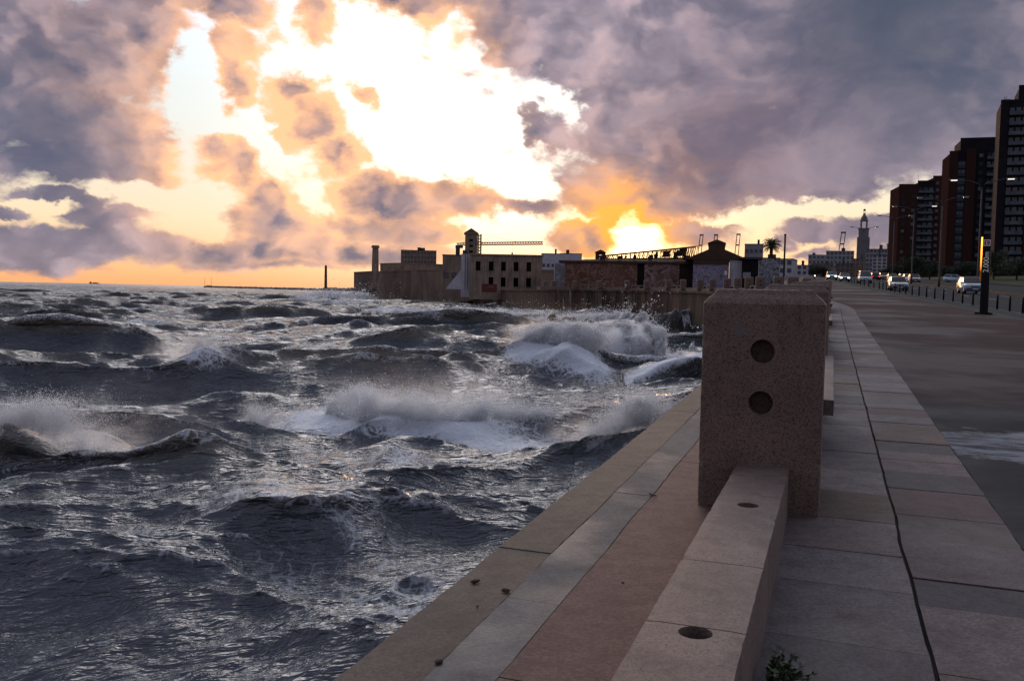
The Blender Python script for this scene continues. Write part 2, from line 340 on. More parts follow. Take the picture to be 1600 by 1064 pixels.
# ------------------------------------------------------------------ the lie of the land
def gz(y):                                 # promenade height along its length (relative to the eye), rising inland
    if y < 50: z = -1.55 + 0.021 * (y - 6.6)
    elif y < 58: z = -0.6386 + 0.021 * (y - 50) + 0.012 * (y - 50) ** 2 / 16
    elif y < 220: z = -0.4226 + 0.033 * (y - 58)
    elif y < 420: z = 4.923 + 0.02 * (y - 220)
    else: z = 8.923 + 0.004 * (y - 420)
    return z
WP = [(-16.3, -44.0), (1.8, 6.6), (13.5, 39.6), (19.1, 56), (22.3, 72), (23.6, 88), (24.7, 99), (25.0, 110), (24.4, 121.5), (22.6, 133), (18.9, 144), (13.4, 153.5), (6.9, 165),
      (0, 215), (-10.7, 295), (-40, 345), (-68, 385)]
def polyline(P, step):
    """Catmull-Rom through P (first span straight), resampled at equal steps"""
    P = [Vector((p[0], p[1])) for p in P]; out = []
    for i in range(len(P) - 1):
        if i < 2: seg = [P[i].lerp(P[i + 1], t / 60) for t in range(60)]
        else:
            p0, p1, p2, p3 = P[i - 1], P[i], P[i + 1], P[min(i + 2, len(P) - 1)]
            seg = []
            for k in range(60):
                t = k / 60
                seg.append(0.5 * ((2 * p1) + (p2 - p0) * t + (2 * p0 - 5 * p1 + 4 * p2 - p3) * t * t + (3 * p1 - p0 - 3 * p2 + p3) * t ** 3))
        out += seg
    out.append(P[-1]); res = [out[0]]; acc = 0.0
    for a, b in zip(out, out[1:]):
        L = (b - a).length; t = step - acc
        while t <= L and L > 0: res.append(a.lerp(b, t / L)); t += step
        acc = (acc + L) % step if False else (L - (t - step))
    return res
WL = polyline(WP, 0.5)
WY = np.array([p.y for p in WL]); WX = np.array([p.x for p in WL])
S0 = int(np.argmin(np.abs(WY - 6.6)))      # index of the near pillar on the parapet line
def wx(y): return float(np.interp(y, WY, WX)) if y <= 385 else float(np.interp(y, [385, 430, 700, 2000, 60000], [-68, -30, 60, 500, 9000]))
def wallz(y): return float(np.interp(y, [70, 90, 130, 190, 300, 385], [gz(70), 0.33, 0.55, 0.45, 0.2, 0.0])) if y > 70 else gz(y)
def sm(a, b, x):
    t = min(1, max(0, (x - a) / (b - a))); return t * t * (3 - 2 * t)
def kx(y): return 1e6 if not KY else float(np.interp(y, KY, KX))
KY = []; KX = []
def H(x, y):
    """height of the land, world z"""
    if y <= 70 or not KY: z = gz(y)
    else:
        k = 1 - sm(1.5, 14, kx(y) - x); z = wallz(min(y, 385)) * (1 - k) + gz(y) * k
    z += 0.05 * min(60, max(0, x - kx(y) - 31)) if KY else 0
    return EZ + z
def wn(i):
    i0, i1 = max(0, i - 1), min(len(WL) - 1, i + 1); d = (WL[i1] - WL[i0]).normalized(); return d, Vector((d.y, -d.x))
def wpt(s, t, z=0.0):                      # point at arc length s from the near pillar, t to the landward side
    f = S0 + s / 0.5; i = max(0, min(len(WL) - 2, int(math.floor(f)))); p = WL[i].lerp(WL[i + 1], f - i); d, n = wn(i)
    q = p + n * t; return Vector((q.x, q.y, H(q.x, q.y) + z)), math.atan2(d.y, d.x)
def ground_at(px, py):                     # where the line of sight through a photograph pixel meets the land
    v = ray(px, py); y = 2.0
    while y < 900:
        if EZ + v.z * y / v.y < H(v.x * y / v.y, y): return Vector((v.x * y / v.y, y, H(v.x * y / v.y, y)))
        y *= 1.0015
    return Vector((v.x * 900 / v.y, 900, 0))
KERB_PX = [(1600, 499), (1525, 485), (1455, 471.5), (1380, 458), (1330, 447), (1303, 440), (1291, 436)]
kerb = [ground_at(*q) for q in KERB_PX]
d0 = (kerb[1] - kerb[0]).normalized()
kerb = [kerb[0] - Vector((0.335, 0.942, 0)) * 90, kerb[0] - Vector((0.335, 0.942, 0)) * 25] + kerb + [kerb[-1] + Vector((30, 120, 0)), kerb[-1] + Vector((75, 300, 0))]
KX += [p.x for p in kerb]; KY += [p.y for p in kerb]
SMAX = (len(WL) - 1 - S0) * 0.5
def strip(name, t0, t1, s0, s1, material, dz=0.0, step=0.5, skirt=0.0, fn=None):
    """sheet along the parapet line between two lateral offsets"""
    m = MB(); n = max(1, int((s1 - s0) / step)); vs = []; fs = []
    for k in range(n + 1):
        s = s0 + (s1 - s0) * k / n
        for t in (t0, t1):
            p, _ = wpt(s, t, dz); vs.append(p)
    for k in range(n): fs.append((2 * k, 2 * k + 1, 2 * k + 3, 2 * k + 2))
    m.add(vs, fs); return tag(m.build(name, material), kind='structure')
# paving materials
def paving(name, ca, cb, speck=True, rough=0.75, wet=0.0, cc=None, cd_=None):
    def f(n):
        p = pos(n); big = n.noise(p, 0.55, 5, 0.6); fine = n.m('MULTIPLY_ADD', n.sep(n.voro(p, 75, 'F1', 1.0, 1))[0], .5, n.m('MULTIPLY', n.noise(p, 60, 3, 0.65), .5)); mid = n.noise(p, 6, 4, 0.6)
        rnd = attr(n, 'tone').outputs['Fac']
        c = n.mix(rnd, (*ca, 1), (*cb, 1)) if cc is None else n.ramp(rnd, [(0, ca), (.25, cb), (.5, cc), (.75, ca), (.9, cd_), (1, cb)])
        c = n.mix(n.m('MULTIPLY', n.mr(big, 0.35, 0.65), 0.75), c, n.mix(1.0, c, (0.55, 0.55, 0.58, 1), 'MULTIPLY'))
        c = n.mix(n.m('MULTIPLY', n.mr(mid, 0.42, 0.7), 0.7), c, n.mix(1.0, c, (0.5, 0.47, 0.46, 1), 'MULTIPLY'))
        c = n.mix(n.m('MULTIPLY', n.mr(fine, 0.3, 0.75), 0.7), c, n.mix(1.0, c, (0.45, 0.42, 0.42, 1), 'MULTIPLY'))
        r = n.m('SUBTRACT', rough, n.m('MULTIPLY', n.mr(big, 0.5, 0.7), wet))
        return pbsdf(n, c, r, 0, n.bump(n.m('ADD', fine, n.m('MULTIPLY', mid, 1.5)), 0.6, 0.005), 0.3)
    return mat(name, f)
SLAB = paving('granite slabs', (0.205, 0.170, 0.172), (0.095, 0.076, 0.086), wet=0.25, cc=(0.135, 0.085, 0.062), cd_=(0.060, 0.047, 0.055))
SLAB2 = paving('granite slabs dark', (0.175, 0.142, 0.150), (0.068, 0.055, 0.064), wet=0.25, cc=(0.112, 0.068, 0.048), cd_=(0.092, 0.045, 0.048))
PINK = paving('pink concrete', (0.215, 0.112, 0.088), (0.150, 0.080, 0.064))
GREY = paving('grey concrete', (0.1404, 0.1404, 0.1482), (0.0975, 0.1014, 0.1092), wet=0.3)
SAND = paving('sandy concrete', (0.1716, 0.1310, 0.0920), (0.1365, 0.1030, 0.0741))
def slabs(name, t0, t1, s0, s1, lens, material, gap=0.012, dz=0.0, jit=0.004, tbreak=None, tone=None):
    """a run of separate flagstones with open joints, one mesh"""
    vs = []; fs = []; tn = []; s = s0; r = random.Random(hash(name) % 1000 if False else len(name) * 7 + int(t0 * 100)); k = 0
    while s < s1:
        L = lens * r.uniform(0.65, 1.35); e = min(s + L, s1)
        z = r.uniform(-jit, jit); tv = r.random()
        nsub = max(1, int((e - s) / 1.0)) if s > 40 else max(1, int((e - s) / 0.12))
        o = len(vs)
        for q in range(nsub + 1):
            ss = s + gap / 2 + (e - s - gap) * q / nsub
            for t in (t0 + gap / 2, t1 - gap / 2):
                t += 0.014 * mnoise.noise(Vector((ss * 1.1, round(t * 4) * 3, 0))) + 0.007 * mnoise.noise(Vector((ss * 8, round(t * 4) * 3, 5)))
                p, _ = wpt(ss, t, dz + z); vs.append(p); tn.append(tv)
        for q in range(nsub): fs.append((o + 2 * q, o + 2 * q + 1, o + 2 * q + 3, o + 2 * q + 2))
        # edges going down into the joints
        for (a, b) in ((0, 1), (2 * nsub + 1, 2 * nsub), (1, 2 * nsub + 1), (2 * nsub, 0)):
            oo = len(vs)
            pa, pb = vs[o + a], vs[o + b]; vs += [pa.copy(), pb.copy(), pb - Vector((0, 0, .03)), pa - Vector((0, 0, .03))]; tn += [tv] * 4
            if nsub == 1 or a in (0,) and b == 1 or (a, b) == (2 * nsub + 1, 2 * nsub): fs.append((oo, oo + 1, oo + 2, oo + 3))
        s = e; k += 1
    me = bpy.data.meshes.new(name); me.from_pydata([tuple(v) for v in vs], [], fs); me.materials.append(material)
    a = me.attributes.new('tone', 'FLOAT', 'POINT'); a.data.foreach_set('value', tn)
    o = bpy.data.objects.new(name, me); COL.objects.link(o); return tag(o, kind='structure')
# ledge on the sea side: pink, grey and sandy bands, then the sea wall
SEA = -1.36
slabs('pink_ledge', -0.735, 0.10, -9, 150, 2.3, PINK, gap=0.008, jit=0.002)
slabs('grey_ledge', -1.02, -0.735, -9, 150, 3.4, GREY, gap=0.003, jit=0.002)
slabs('sandy_ledge', SEA, -1.02, -9, SMAX, 2.9, SAND, gap=0.006, jit=0.003)
slabs('promenade_paving', 0.11, 0.99, -9, 130, 0.78, SLAB, gap=0.009, jit=0.004)
slabs('promenade_paving', 1.0, 1.72, -9, 130, 0.66, SLAB2, gap=0.012, jit=0.004)
strip('joint_bed', SEA + 0.01, 1.80, -9, 150, weathered('joint dirt', (0.03, 0.027, 0.025), (0.06, 0.05, 0.045), world_pos=True), dz=-0.028)
# sea wall below the ledge, swept along the whole line
def m_seawall(n):
    p = pos(n); st = n.noise(n.mapping(p, sc=(0.55, 0.55, 0.05)), 1.6, 6, 0.65); bl = n.noise(p, 0.25, 5, 0.6); fn = n.noise(p, 9, 4, 0.6)
    c = n.mix(n.mr(bl, 0.35, 0.65), (0.075, 0.048, 0.034, 1), (0.135, 0.086, 0.058, 1))
    c = n.mix(n.mr(st, 0.46, 0.62), c, (0.035, 0.026, 0.02, 1))
    c = n.mix(n.m('MULTIPLY', n.mr(n.noise(n.mapping(p, loc=(9, 3, 0), sc=(1, 1, 0.06)), 1.3, 5, 0.7), 0.60, 0.72), 0.55), c, (0.50, 0.47, 0.44, 1))
    z = n.sep(p)[2]
    c = n.mix(n.mr(n.m('ADD', z, n.m('MULTIPLY', fn, 0.8)), 2.1, 0.9), c, (0.055, 0.05, 0.034, 1))
    return pbsdf(n, c, 0.75, 0, n.bump(n.m('ADD', n.m('MULTIPLY', st, 2.0), fn), 0.8, 0.05), 0.08)
SEAWALL = mat('sea wall', m_seawall)
def sweep(name, prof, s0, s1, step, material):
    """prof: (t, z) pairs, z relative to the land; swept along the parapet line"""
    vs = []; fs = []; n = int((s1 - s0) / step); k = len(prof)
    for i in range(n + 1):
        s = s0 + (s1 - s0) * i / n
        for t, z, absz in prof:
            p, _ = wpt(s, t); vs.append((p.x, p.y, z if absz else p.z + z))
    for i in range(n):
        for j in range(k - 1): fs.append((i * k + j, i * k + j + 1, (i + 1) * k + j + 1, (i + 1) * k + j))
    m = MB(); m.add(vs, fs); return m.build(name, material)
tag(sweep('sea_wall', [(SEA, -0.012, 0), (SEA - 0.02, -0.06, 0), (SEA - 0.02, -0.30, 0), (SEA + 0.16, -0.36, 0), (SEA + 0.12, 1.2, 1), (SEA - 0.25, -3, 1)], -30, SMAX, 1.0, SEAWALL),
    'long stained concrete sea wall curving round the bay under the promenade', 'sea wall')
# promenade proper, cycle strip, road, second carriageway, grass
def band(name, fa, fb, y0, y1, n, cols, material, dz, up=False):
    vs = []; fs = []
    for i in range(n + 1):
        y = y0 + (y1 - y0) * (i / n) ** 1.6
        for j in range(cols + 1):
            x = fa(y) + (fb(y) - fa(y)) * j / cols; vs.append((x, y, H(x, y) + dz))
    c = cols + 1
    for i in range(n):
        for j in range(cols): fs.append((i * c + j, i * c + j + 1, (i + 1) * c + j + 1, (i + 1) * c + j))
    m = MB(); m.add(vs, fs); return tag(m.build(name, material), kind='structure')
def m_prom(n):
    p = pos(n)
    q = n.mapping(p, rot=(0, 0, math.radians(19.5)))                      # along the promenade
    br = n.n.new('ShaderNodeTexBrick'); n.put(br.inputs['Vector'], n.mapping(q, rot=(0, 0, math.radians(0))))
    br.inputs['Scale'].default_value = 1.0; br.inputs['Brick Width'].default_value = 1.6; br.inputs['Row Height'].default_value = 0.9
    br.inputs['Mortar Size'].default_value = 0.012; br.inputs['Bias'].default_value = 0.0; br.inputs['Color1'].default_value = (0.8, 0.8, 0.8, 1); br.inputs['Color2'].default_value = (0.3, 0.3, 0.3, 1); br.inputs['Mortar'].default_value = (0, 0, 0, 1)
    tone = n.sep(br.outputs['Color'])[0]
    big = n.noise(p, 0.16, 6, 0.62); mid = n.noise(n.mapping(q, sc=(0.5, 2.0, 1)), 0.9, 5, 0.6); fine = n.noise(p, 35, 3, 0.6)
    c = n.mix(tone, (0.030, 0.017, 0.020, 1), (0.052, 0.028, 0.030, 1))
    near = n.sep(q)[1]
    grey = n.mr(n.m('ADD', near, n.m('MULTIPLY', mid, 3.0)), 16.5, 14.0)
    c = n.mix(grey, c, (0.025, 0.024, 0.029, 1))                                     # the grey asphalted part nearest the viewer
    c = n.mix(n.m('MULTIPLY', n.mr(mid, 0.4, 0.7), 0.55), c, n.mix(1.0, c, (0.5, 0.48, 0.5, 1), 'MULTIPLY'))
    c = n.mix(n.m('MULTIPLY', fine, 0.5), c, n.mix(1.0, c, (0.6, 0.6, 0.6, 1), 'MULTIPLY'))
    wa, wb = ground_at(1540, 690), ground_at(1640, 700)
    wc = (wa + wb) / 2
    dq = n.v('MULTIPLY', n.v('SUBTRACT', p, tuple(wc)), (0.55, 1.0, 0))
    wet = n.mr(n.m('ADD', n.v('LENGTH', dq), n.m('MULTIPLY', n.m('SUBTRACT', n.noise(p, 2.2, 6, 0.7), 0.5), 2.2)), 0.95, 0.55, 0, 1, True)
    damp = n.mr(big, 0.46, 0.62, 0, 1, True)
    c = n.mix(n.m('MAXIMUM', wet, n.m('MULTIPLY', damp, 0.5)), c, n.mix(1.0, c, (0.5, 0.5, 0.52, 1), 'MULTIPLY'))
    c = n.mix(n.m('MULTIPLY', wet, n.mr(n.noise(n.mapping(q, sc=(.5, 2.5, 1)), 5, 5, .7), .40, .62)), c, (0.20, 0.215, 0.25, 1))  # pale streaks on the wet patch: sky reflection put into the colour
    r = n.m('SUBTRACT', n.m('SUBTRACT', 0.85, n.m('MULTIPLY', damp, 0.3)), n.m('MULTIPLY', wet, 0.46), clamp=True)
    nb = n.bump(n.m('MULTIPLY', n.m('ADD', n.m('MULTIPLY', mid, 2.0), n.m('MULTIPLY', n.m('MULTIPLY', fine, 1.0), n.m('SUBTRACT', 1.0, wet))), n.m('SUBTRACT', 1.0, n.m('MULTIPLY', wet, 0.9))), 0.5, 0.006)
    return pbsdf(n, c, r, 0, nb, 0.06)
def edge172(y):
    return wx(y) + 1.72 * 1.061
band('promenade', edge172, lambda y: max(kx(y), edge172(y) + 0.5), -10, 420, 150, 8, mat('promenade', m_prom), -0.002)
KERBM = weathered('kerb stone', (0.11, 0.12, 0.12), (0.07, 0.08, 0.08), 0.8, 0.7, world_pos=True)
CYC = weathered('cycle strip', (0.045, 0.058, 0.056), (0.03, 0.04, 0.04), 0.5, 0.8, world_pos=True)
ASPH = weathered('asphalt', (0.022, 0.025, 0.029), (0.034, 0.037, 0.042), 0.25, 0.8, world_pos=True, fine=25)
band('cycle_strip', lambda y: kx(y) + 0.14, lambda y: kx(y) + 1.45, 10, 420, 120, 2, CYC, -0.004)
km = MB()
yy = [10 * (42 ** (i / 160)) for i in range(161)]
def kerb_run(mb, fx, h0, h1, w):
    for a, b in zip(yy, yy[1:]):
        pts = []
        for y in (a, b):
            x = fx(y); z = H(x, y); pts += [(x, y, z + h0), (x + w, y, z + h0), (x + w, y, z + h1), (x, y, z + h1)]
        mb.add(pts, [(3, 2, 6, 7), (0, 3, 7, 4), (1, 5, 6, 2)])
kerb_run(km, kx, -0.1, 0.004, 0.14); tag(km.build('promenade_kerb', KERBM), kind='structure')
k2 = MB(); kerb_run(k2, lambda y: kx(y) + 1.45, -0.12, 0.05, 0.16); tag(k2.build('cycle_kerb', KERBM), kind='structure')
def rx0(y): return kx(y) + 1.61
def rx1(y): return kx(y) + 13.5
def rx2(y): return kx(y) + 16.0
def rx3(y): return kx(y) + 29.0
band('road', rx0, rx1, 10, 420, 120, 6, ASPH, -0.03)
band('median', rx1, rx2, 10, 420, 120, 3, weathered('median paving', (0.05, 0.045, 0.036), (0.035, 0.038, 0.025), 0.6, 0.9, world_pos=True), 0.07)
k3 = MB(); kerb_run(k3, lambda y: rx1(y) - 0.15, -0.1, 0.10, 0.17); tag(k3.build('median_kerb', weathered('red kerb', (0.22, 0.12, 0.09), (0.16, 0.1, 0.085), world_pos=True)), kind='structure')
band('road', rx2, rx3, 10, 420, 120, 6, ASPH, -0.028)
lm = MB(); WHITE = weathered('road paint', (0.55, 0.55, 0.53), (0.35, 0.35, 0.34), 2.0, 0.6, world_pos=True)
for off in (5.6, 9.4):
    y = 20.0
    while y < 330:
        x0, x1 = rx0(y) + off, rx0(y + 3) + off
        lm.add([(x0, y, H(x0, y) - .026), (x0 + .13, y, H(x0 + .13, y) - .026), (x1 + .13, y + 3, H(x1 + .13, y + 3) - .026), (x1, y + 3, H(x1, y + 3) - .026)], [(0, 1, 2, 3)]); y += 9
tag(lm.build('lane_markings', WHITE), kind='structure')
# land under and behind everything
def m_land(n):
    p = pos(n); a = n.noise(p, 0.06, 6, 0.6); b = n.noise(p, 1.3, 5, 0.65)
    c = n.mix(n.mr(a, 0.4, 0.6), (0.045, 0.055, 0.022, 1), (0.07, 0.065, 0.04, 1))
    return pbsdf(n, n.mix(n.m('MULTIPLY', b, 0.6), c, (0.025, 0.03, 0.012, 1)), 0.95, 0, n.bump(b, 0.8, 0.1))
LAND = mat('land', m_land)
rows = [-10 + 0] + [5 * 1.06 ** k for k in range(0, 130)]
cols = [0, .5, 1, 2, 4, 7, 11, 16, 22, 30, 40, 55, 75, 100, 140, 200, 300, 450, 700, 1100, 1800, 3000]
vs = []; fs = []
for y in rows:
    for c in cols:
        x = wx(y) + SEA + 0.5 + c * max(1, y / 300); vs.append((x, y, H(min(x, wx(y) + 200), y) - 0.28))
nc = len(cols)
for i in range(len(rows) - 1):
    for j in range(nc - 1): fs.append((i * nc + j, i * nc + j + 1, (i + 1) * nc + j + 1, (i + 1) * nc + j))
gm = MB(); gm.add(vs, fs); tag(gm.build('ground', LAND, smooth=True), kind='structure')
# grass on the bank: short real blades in tufts
gx = rx3
def m_grass(n): return pbsdf(n, n.mix(n.noise(pos(n), 0.7, 4), (0.014, 0.024, 0.008, 1), (0.026, 0.032, 0.012, 1)), 0.95, 0, None, 0.1)
band('grass_verge', rx3, lambda y: rx3(y) + 40, 20, 320, 60, 20, mat('grass', m_grass), 0.05)
# ------------------------------------------------------------------ parapet: granite pillars, benches and low beams
def eval_boolean(o, cutters):
    for c in cutters:
        md = o.modifiers.new('cut', 'BOOLEAN'); md.object = c; md.operation = 'DIFFERENCE'; md.solver = 'EXACT'
    bpy.context.view_layer.update()
    me = bpy.data.meshes.new_from_object(o.evaluated_get(bpy.context.evaluated_depsgraph_get()))
    o.modifiers.clear(); o.data = me
    for c in cutters: bpy.data.objects.remove(c)
def cyl(r, h, M, n=40):
    bm = bmesh.new(); bmesh.ops.create_cone(bm, cap_ends=True, segments=n, radius1=r, radius2=r, depth=h, matrix=M)
    me = bpy.data.meshes.new('cutter'); bm.to_mesh(me); bm.free(); o = bpy.data.objects.new('cutter', me); COL.objects.link(o); return o
def rough_block(x0, x1, y0, y1, z0, z1, cut, chip, seed=0, top_cham=None):
    """stone block with chipped, slightly uneven arrises"""
    bm = bmesh.new(); nx, ny, nz = [max(1, int(round((b - a) / cut))) for a, b in ((x0, x1), (y0, y1), (z0, z1))]
    gx = [x0 + (x1 - x0) * i / nx for i in range(nx + 1)]; gy = [y0 + (y1 - y0) * i / ny for i in range(ny + 1)]; gzz = [z0 + (z1 - z0) * i / nz for i in range(nz + 1)]
    cache = {}
    def V(i, j, k):
        if (i, j, k) in cache: return cache[(i, j, k)]
        x, y, z = gx[i], gy[j], gzz[k]; p = Vector((x, y, z)); ext = [i in (0, nx), j in (0, ny), k in (0, nz)]
        if sum(ext) >= 2:
            nv = mnoise.noise(p * 9 + Vector((seed, 0, 0))) * 0.5 + 0.5; nf = mnoise.noise(p * 31 + Vector((0, seed, 0))) * 0.5 + 0.5
            amt = chip * (0.35 + 0.9 * nv * nv + (1.8 * max(0, nf - 0.66) * 3))
            if ext[0]: p.x += amt if i == 0 else -amt
            if ext[1]: p.y += amt if j == 0 else -amt
            if ext[2] and k != 0: p.z -= amt
        cache[(i, j, k)] = bm.verts.new(p); return cache[(i, j, k)]
    for i in range(nx):
        for j in range(ny):
            bm.faces.new((V(i, j, 0), V(i, j + 1, 0), V(i + 1, j + 1, 0), V(i + 1, j, 0))); bm.faces.new((V(i, j, nz), V(i + 1, j, nz), V(i + 1, j + 1, nz), V(i, j + 1, nz)))
    for i in range(nx):
        for k in range(nz):
            bm.faces.new((V(i, 0, k), V(i + 1, 0, k), V(i + 1, 0, k + 1), V(i, 0, k + 1))); bm.faces.new((V(i, ny, k), V(i, ny, k + 1), V(i + 1, ny, k + 1), V(i + 1, ny, k)))
    for j in range(ny):
        for k in range(nz):
            bm.faces.new((V(0, j, k), V(0, j, k + 1), V(0, j + 1, k + 1), V(0, j + 1, k))); bm.faces.new((V(nx, j, k), V(nx, j + 1, k), V(nx, j + 1, k + 1), V(nx, j, k + 1)))
    bmesh.ops.recalc_face_normals(bm, faces=bm.faces[:]); return bm
# local frame: x along the parapet, y to the sea (left), z up.   t = -y
def pillar(cut=0.035):
    m = MB(); bm = rough_block(-0.19, 0.19, -0.485, 0.37, -0.02, 1.60, cut, 0.010, 3)
    for v in bm.verts:                    # the weathered top slopes in on every side
        if v.co.z > 1.505:
            k = min(1, (v.co.z - 1.505) / 0.075); v.co.x *= 1 - 0.45 * k; v.co.y = -0.0575 + (v.co.y + 0.0575) * (1 - 0.20 * k); v.co.z = 1.505 + (v.co.z - 1.505) * 1.0
    m.bm(bm); o = m.build('stone_pillar', GRANITE)
    R90 = Matrix.Rotation(math.pi / 2, 4, 'Y')
    eval_boolean(o, [cyl(0.085, 0.34, Matrix.Translation((sx * 0.19, -0.06, z)) @ R90) for sx in (-1, 1) for z in (1.155, 0.785)])
    return o
def beam(L):
    m = MB(); bm = rough_block(0, L, -0.275, 0.095, -0.02, 0.475, 0.05, 0.005, 8); m.bm(bm); o = m.build('stone_beam', GRANITE_SMOOTH)
    cut = [cyl(0.062, 0.8, Matrix.Translation((L - q, -0.10, 0.475))) for q in (1.30, 3.42, 5.6)]
    for q in (2.52, 3.36, 5.0):
        c = MB(); c.box(L - q - 0.004, L - q + 0.004, -0.4, 0.2, 0.468 if q == 3.36 else 0.455, 0.6); cut.append(c.build('cutter', GRANITE_SMOOTH))
    eval_boolean(o, cut); return o
def bench(L):
    root = empty('stone_bench'); m = MB()
    m.bm(rough_block(0, L, -0.56, -0.08, 0.67, 0.79, 0.06, 0.008, 5)); a = m.build('seat', GRANITE_SMOOTH, root)
    for x in (0.02, L / 2 - 0.35, L - 0.72):
        q = MB(); q.bm(rough_block(x, x + 0.70, -0.42, -0.12, -0.02, 0.667, 0.1, 0.006, 5)); q.build('support', GRANITE, root)
    q = MB(); q.bm(rough_block(0, L, -0.06, 0.06, -0.02, 0.36, 0.08, 0.006, 6)); q.build('plinth', GRANITE, root)
    return root
def put_on(o, s, name=None):
    p, a = wpt(s, 0); p2, _ = wpt(s + 0.5, 0); sl = math.atan2(p2.z - p.z, 0.5)
    o.location = p; o.rotation_euler = (0, 0, a)
PIL0 = pillar(); put_on(PIL0, 0.25)
tag(PIL0, 'large speckled granite pillar with two round holes, nearest of the parapet', 'pillar', 'parapet pillars')
BEAM0 = beam(7.2); put_on(BEAM0, -7.13)
tag(BEAM0, 'long low granite beam with drain holes running up to the nearest pillar', 'beam', 'parapet beams')
PAIR, MOD = 6.1, 13.7
BEN0 = bench(PAIR - 0.65); put_on(BEN0, 0.45)
tag(BEN0, 'granite bench whose seat end shows just behind the nearest pillar', 'bench', 'parapet benches')
pil_lo = pillar(0.12)
first = True
kmod = int(min(SMAX, 176) / MOD)
for k in range(kmod + 1):
    for j, s in enumerate((k * MOD, k * MOD + PAIR)):
        if s == 0: continue
        src = PIL0 if s < 30 else pil_lo
        if src is pil_lo and first: o = pil_lo; first = False
        else: o = src.copy(); COL.objects.link(o)
        put_on(o, s)
        lab = 'second granite pillar of the parapet, its top rising just behind the nearest' if s < 7 else \
              'pitted granite pillar in the receding row of the promenade parapet'
        tag(o, lab, 'pillar', 'parapet pillars')
    if k > 0:
        o = copy_tree(BEN0); put_on(o, k * MOD + 0.2); o['label'] = 'granite bench between two pillars of the receding parapet'
    o = BEAM0.copy(); COL.objects.link(o); put_on(o, k * MOD + PAIR + 0.2); o['label'] = 'low granite beam joining two pillar pairs along the receding parapet'
# weed at the foot of the beam, bits of stone on the ledge
LEAF = mat('weed leaf', lambda n: pbsdf(n, n.mix(n.noise(objc(n), 9, 3), (0.018, 0.035, 0.012, 1), (0.05, 0.075, 0.025, 1)), 0.6))
STALK = weathered('stalk', (0.04, 0.04, 0.015), (0.06, 0.05, 0.02))
wroot_p = wpt(-2.82, 0.33)[0]
wr = empty('weed', wroot_p, 0, 'small dark green weed growing at the foot of the near granite beam', 'plant')
ml = MB(); ms = MB(); r = random.Random(4)
for k in range(30):
    a = r.uniform(-1.9, 1.2); L = r.uniform(0.07, 0.22); up = r.uniform(0.35, 1.1)
    tip = Vector((math.cos(a) * L * math.cos(up), math.sin(a) * L * math.cos(up), L * math.sin(up) + 0.01))
    ms.tube([(0, 0, 0), tip * 0.55 + Vector((0, 0, .012)), tip], [0.0035, 0.0025, 0.001], 5)
    for q in range(14):
        c = tip * r.uniform(0.35, 1.0); d = Vector((r.gauss(0, 1), r.gauss(0, 1), r.gauss(0.3, .6))).normalized(); sd = d.cross(Vector((r.gauss(0, 1), r.gauss(0, 1), 1))).normalized(); l = r.uniform(0.018, 0.042)
        ml.add([c, c + d * l * .5 + sd * l * .28, c + d * l, c + d * l * .5 - sd * l * .28], [(0, 1, 2, 3)])
ms.build('stem', STALK, wr); ml.build('leaves', LEAF, wr)
def rock_mesh(mb, r0, seed, squash=0.7, sub=3):
    bm = bmesh.new(); bmesh.ops.create_icosphere(bm, subdivisions=sub, radius=1.0)
    for v in bm.verts:
        d = v.co.normalized(); n = 0.55 * mnoise.noise(d * 1.3 + Vector((seed, seed * 2, 0))) + 0.22 * mnoise.noise(d * 3.5 + Vector((0, seed, 1))) + 0.1 * mnoise.noise(d * 9)
        # flatten into facets
        v.co = d * r0 * (1 + n); v.co.z *= squash
    return mb.bm(bm)
PEB = weathered('pebble', (0.10, 0.08, 0.07), (0.05, 0.045, 0.04))
for (px, py, rr, lab) in ((742, 910, .03, 'small brown pebble on the sandy ledge, closest to the water edge'), (791, 925, .034, 'dark grey pebble where the sandy and grey ledge bands meet'), (746, 948, .012, 'tiny dark chip of stone on the sandy ledge below the brown pebble'),
                          (1020, 775, .036, 'dark stick-like scrap lying on the pink ledge beside the pillar'), (686, 1036, .028, 'dark crumb of stone at the lower end of the sandy ledge'), (973, 911, .013, 'pale chip of stone on the pink ledge beside the near beam')):
    p = ground_at(px, py); m = MB(); rock_mesh(m, rr * .55, px * .1, 0.55, 2); o = m.build('pebble', PEB, None, True, p + Vector((0, 0, rr * .3))); o.scale = (1.5, 1, 1) if 'stick' not in lab else (2.6, .5, .5); o.rotation_euler = (0, 0, px)
    tag(o, lab, 'pebble')
# ------------------------------------------------------------------ street furniture, cars
BLACK = mat('black paint', lambda n: pbsdf(n, (0.008, 0.008, 0.009, 1), 0.6, 0, None, 0.15))
STEEL = paint('galvanised steel', (0.028, 0.029, 0.031), 0.7, 0.0)
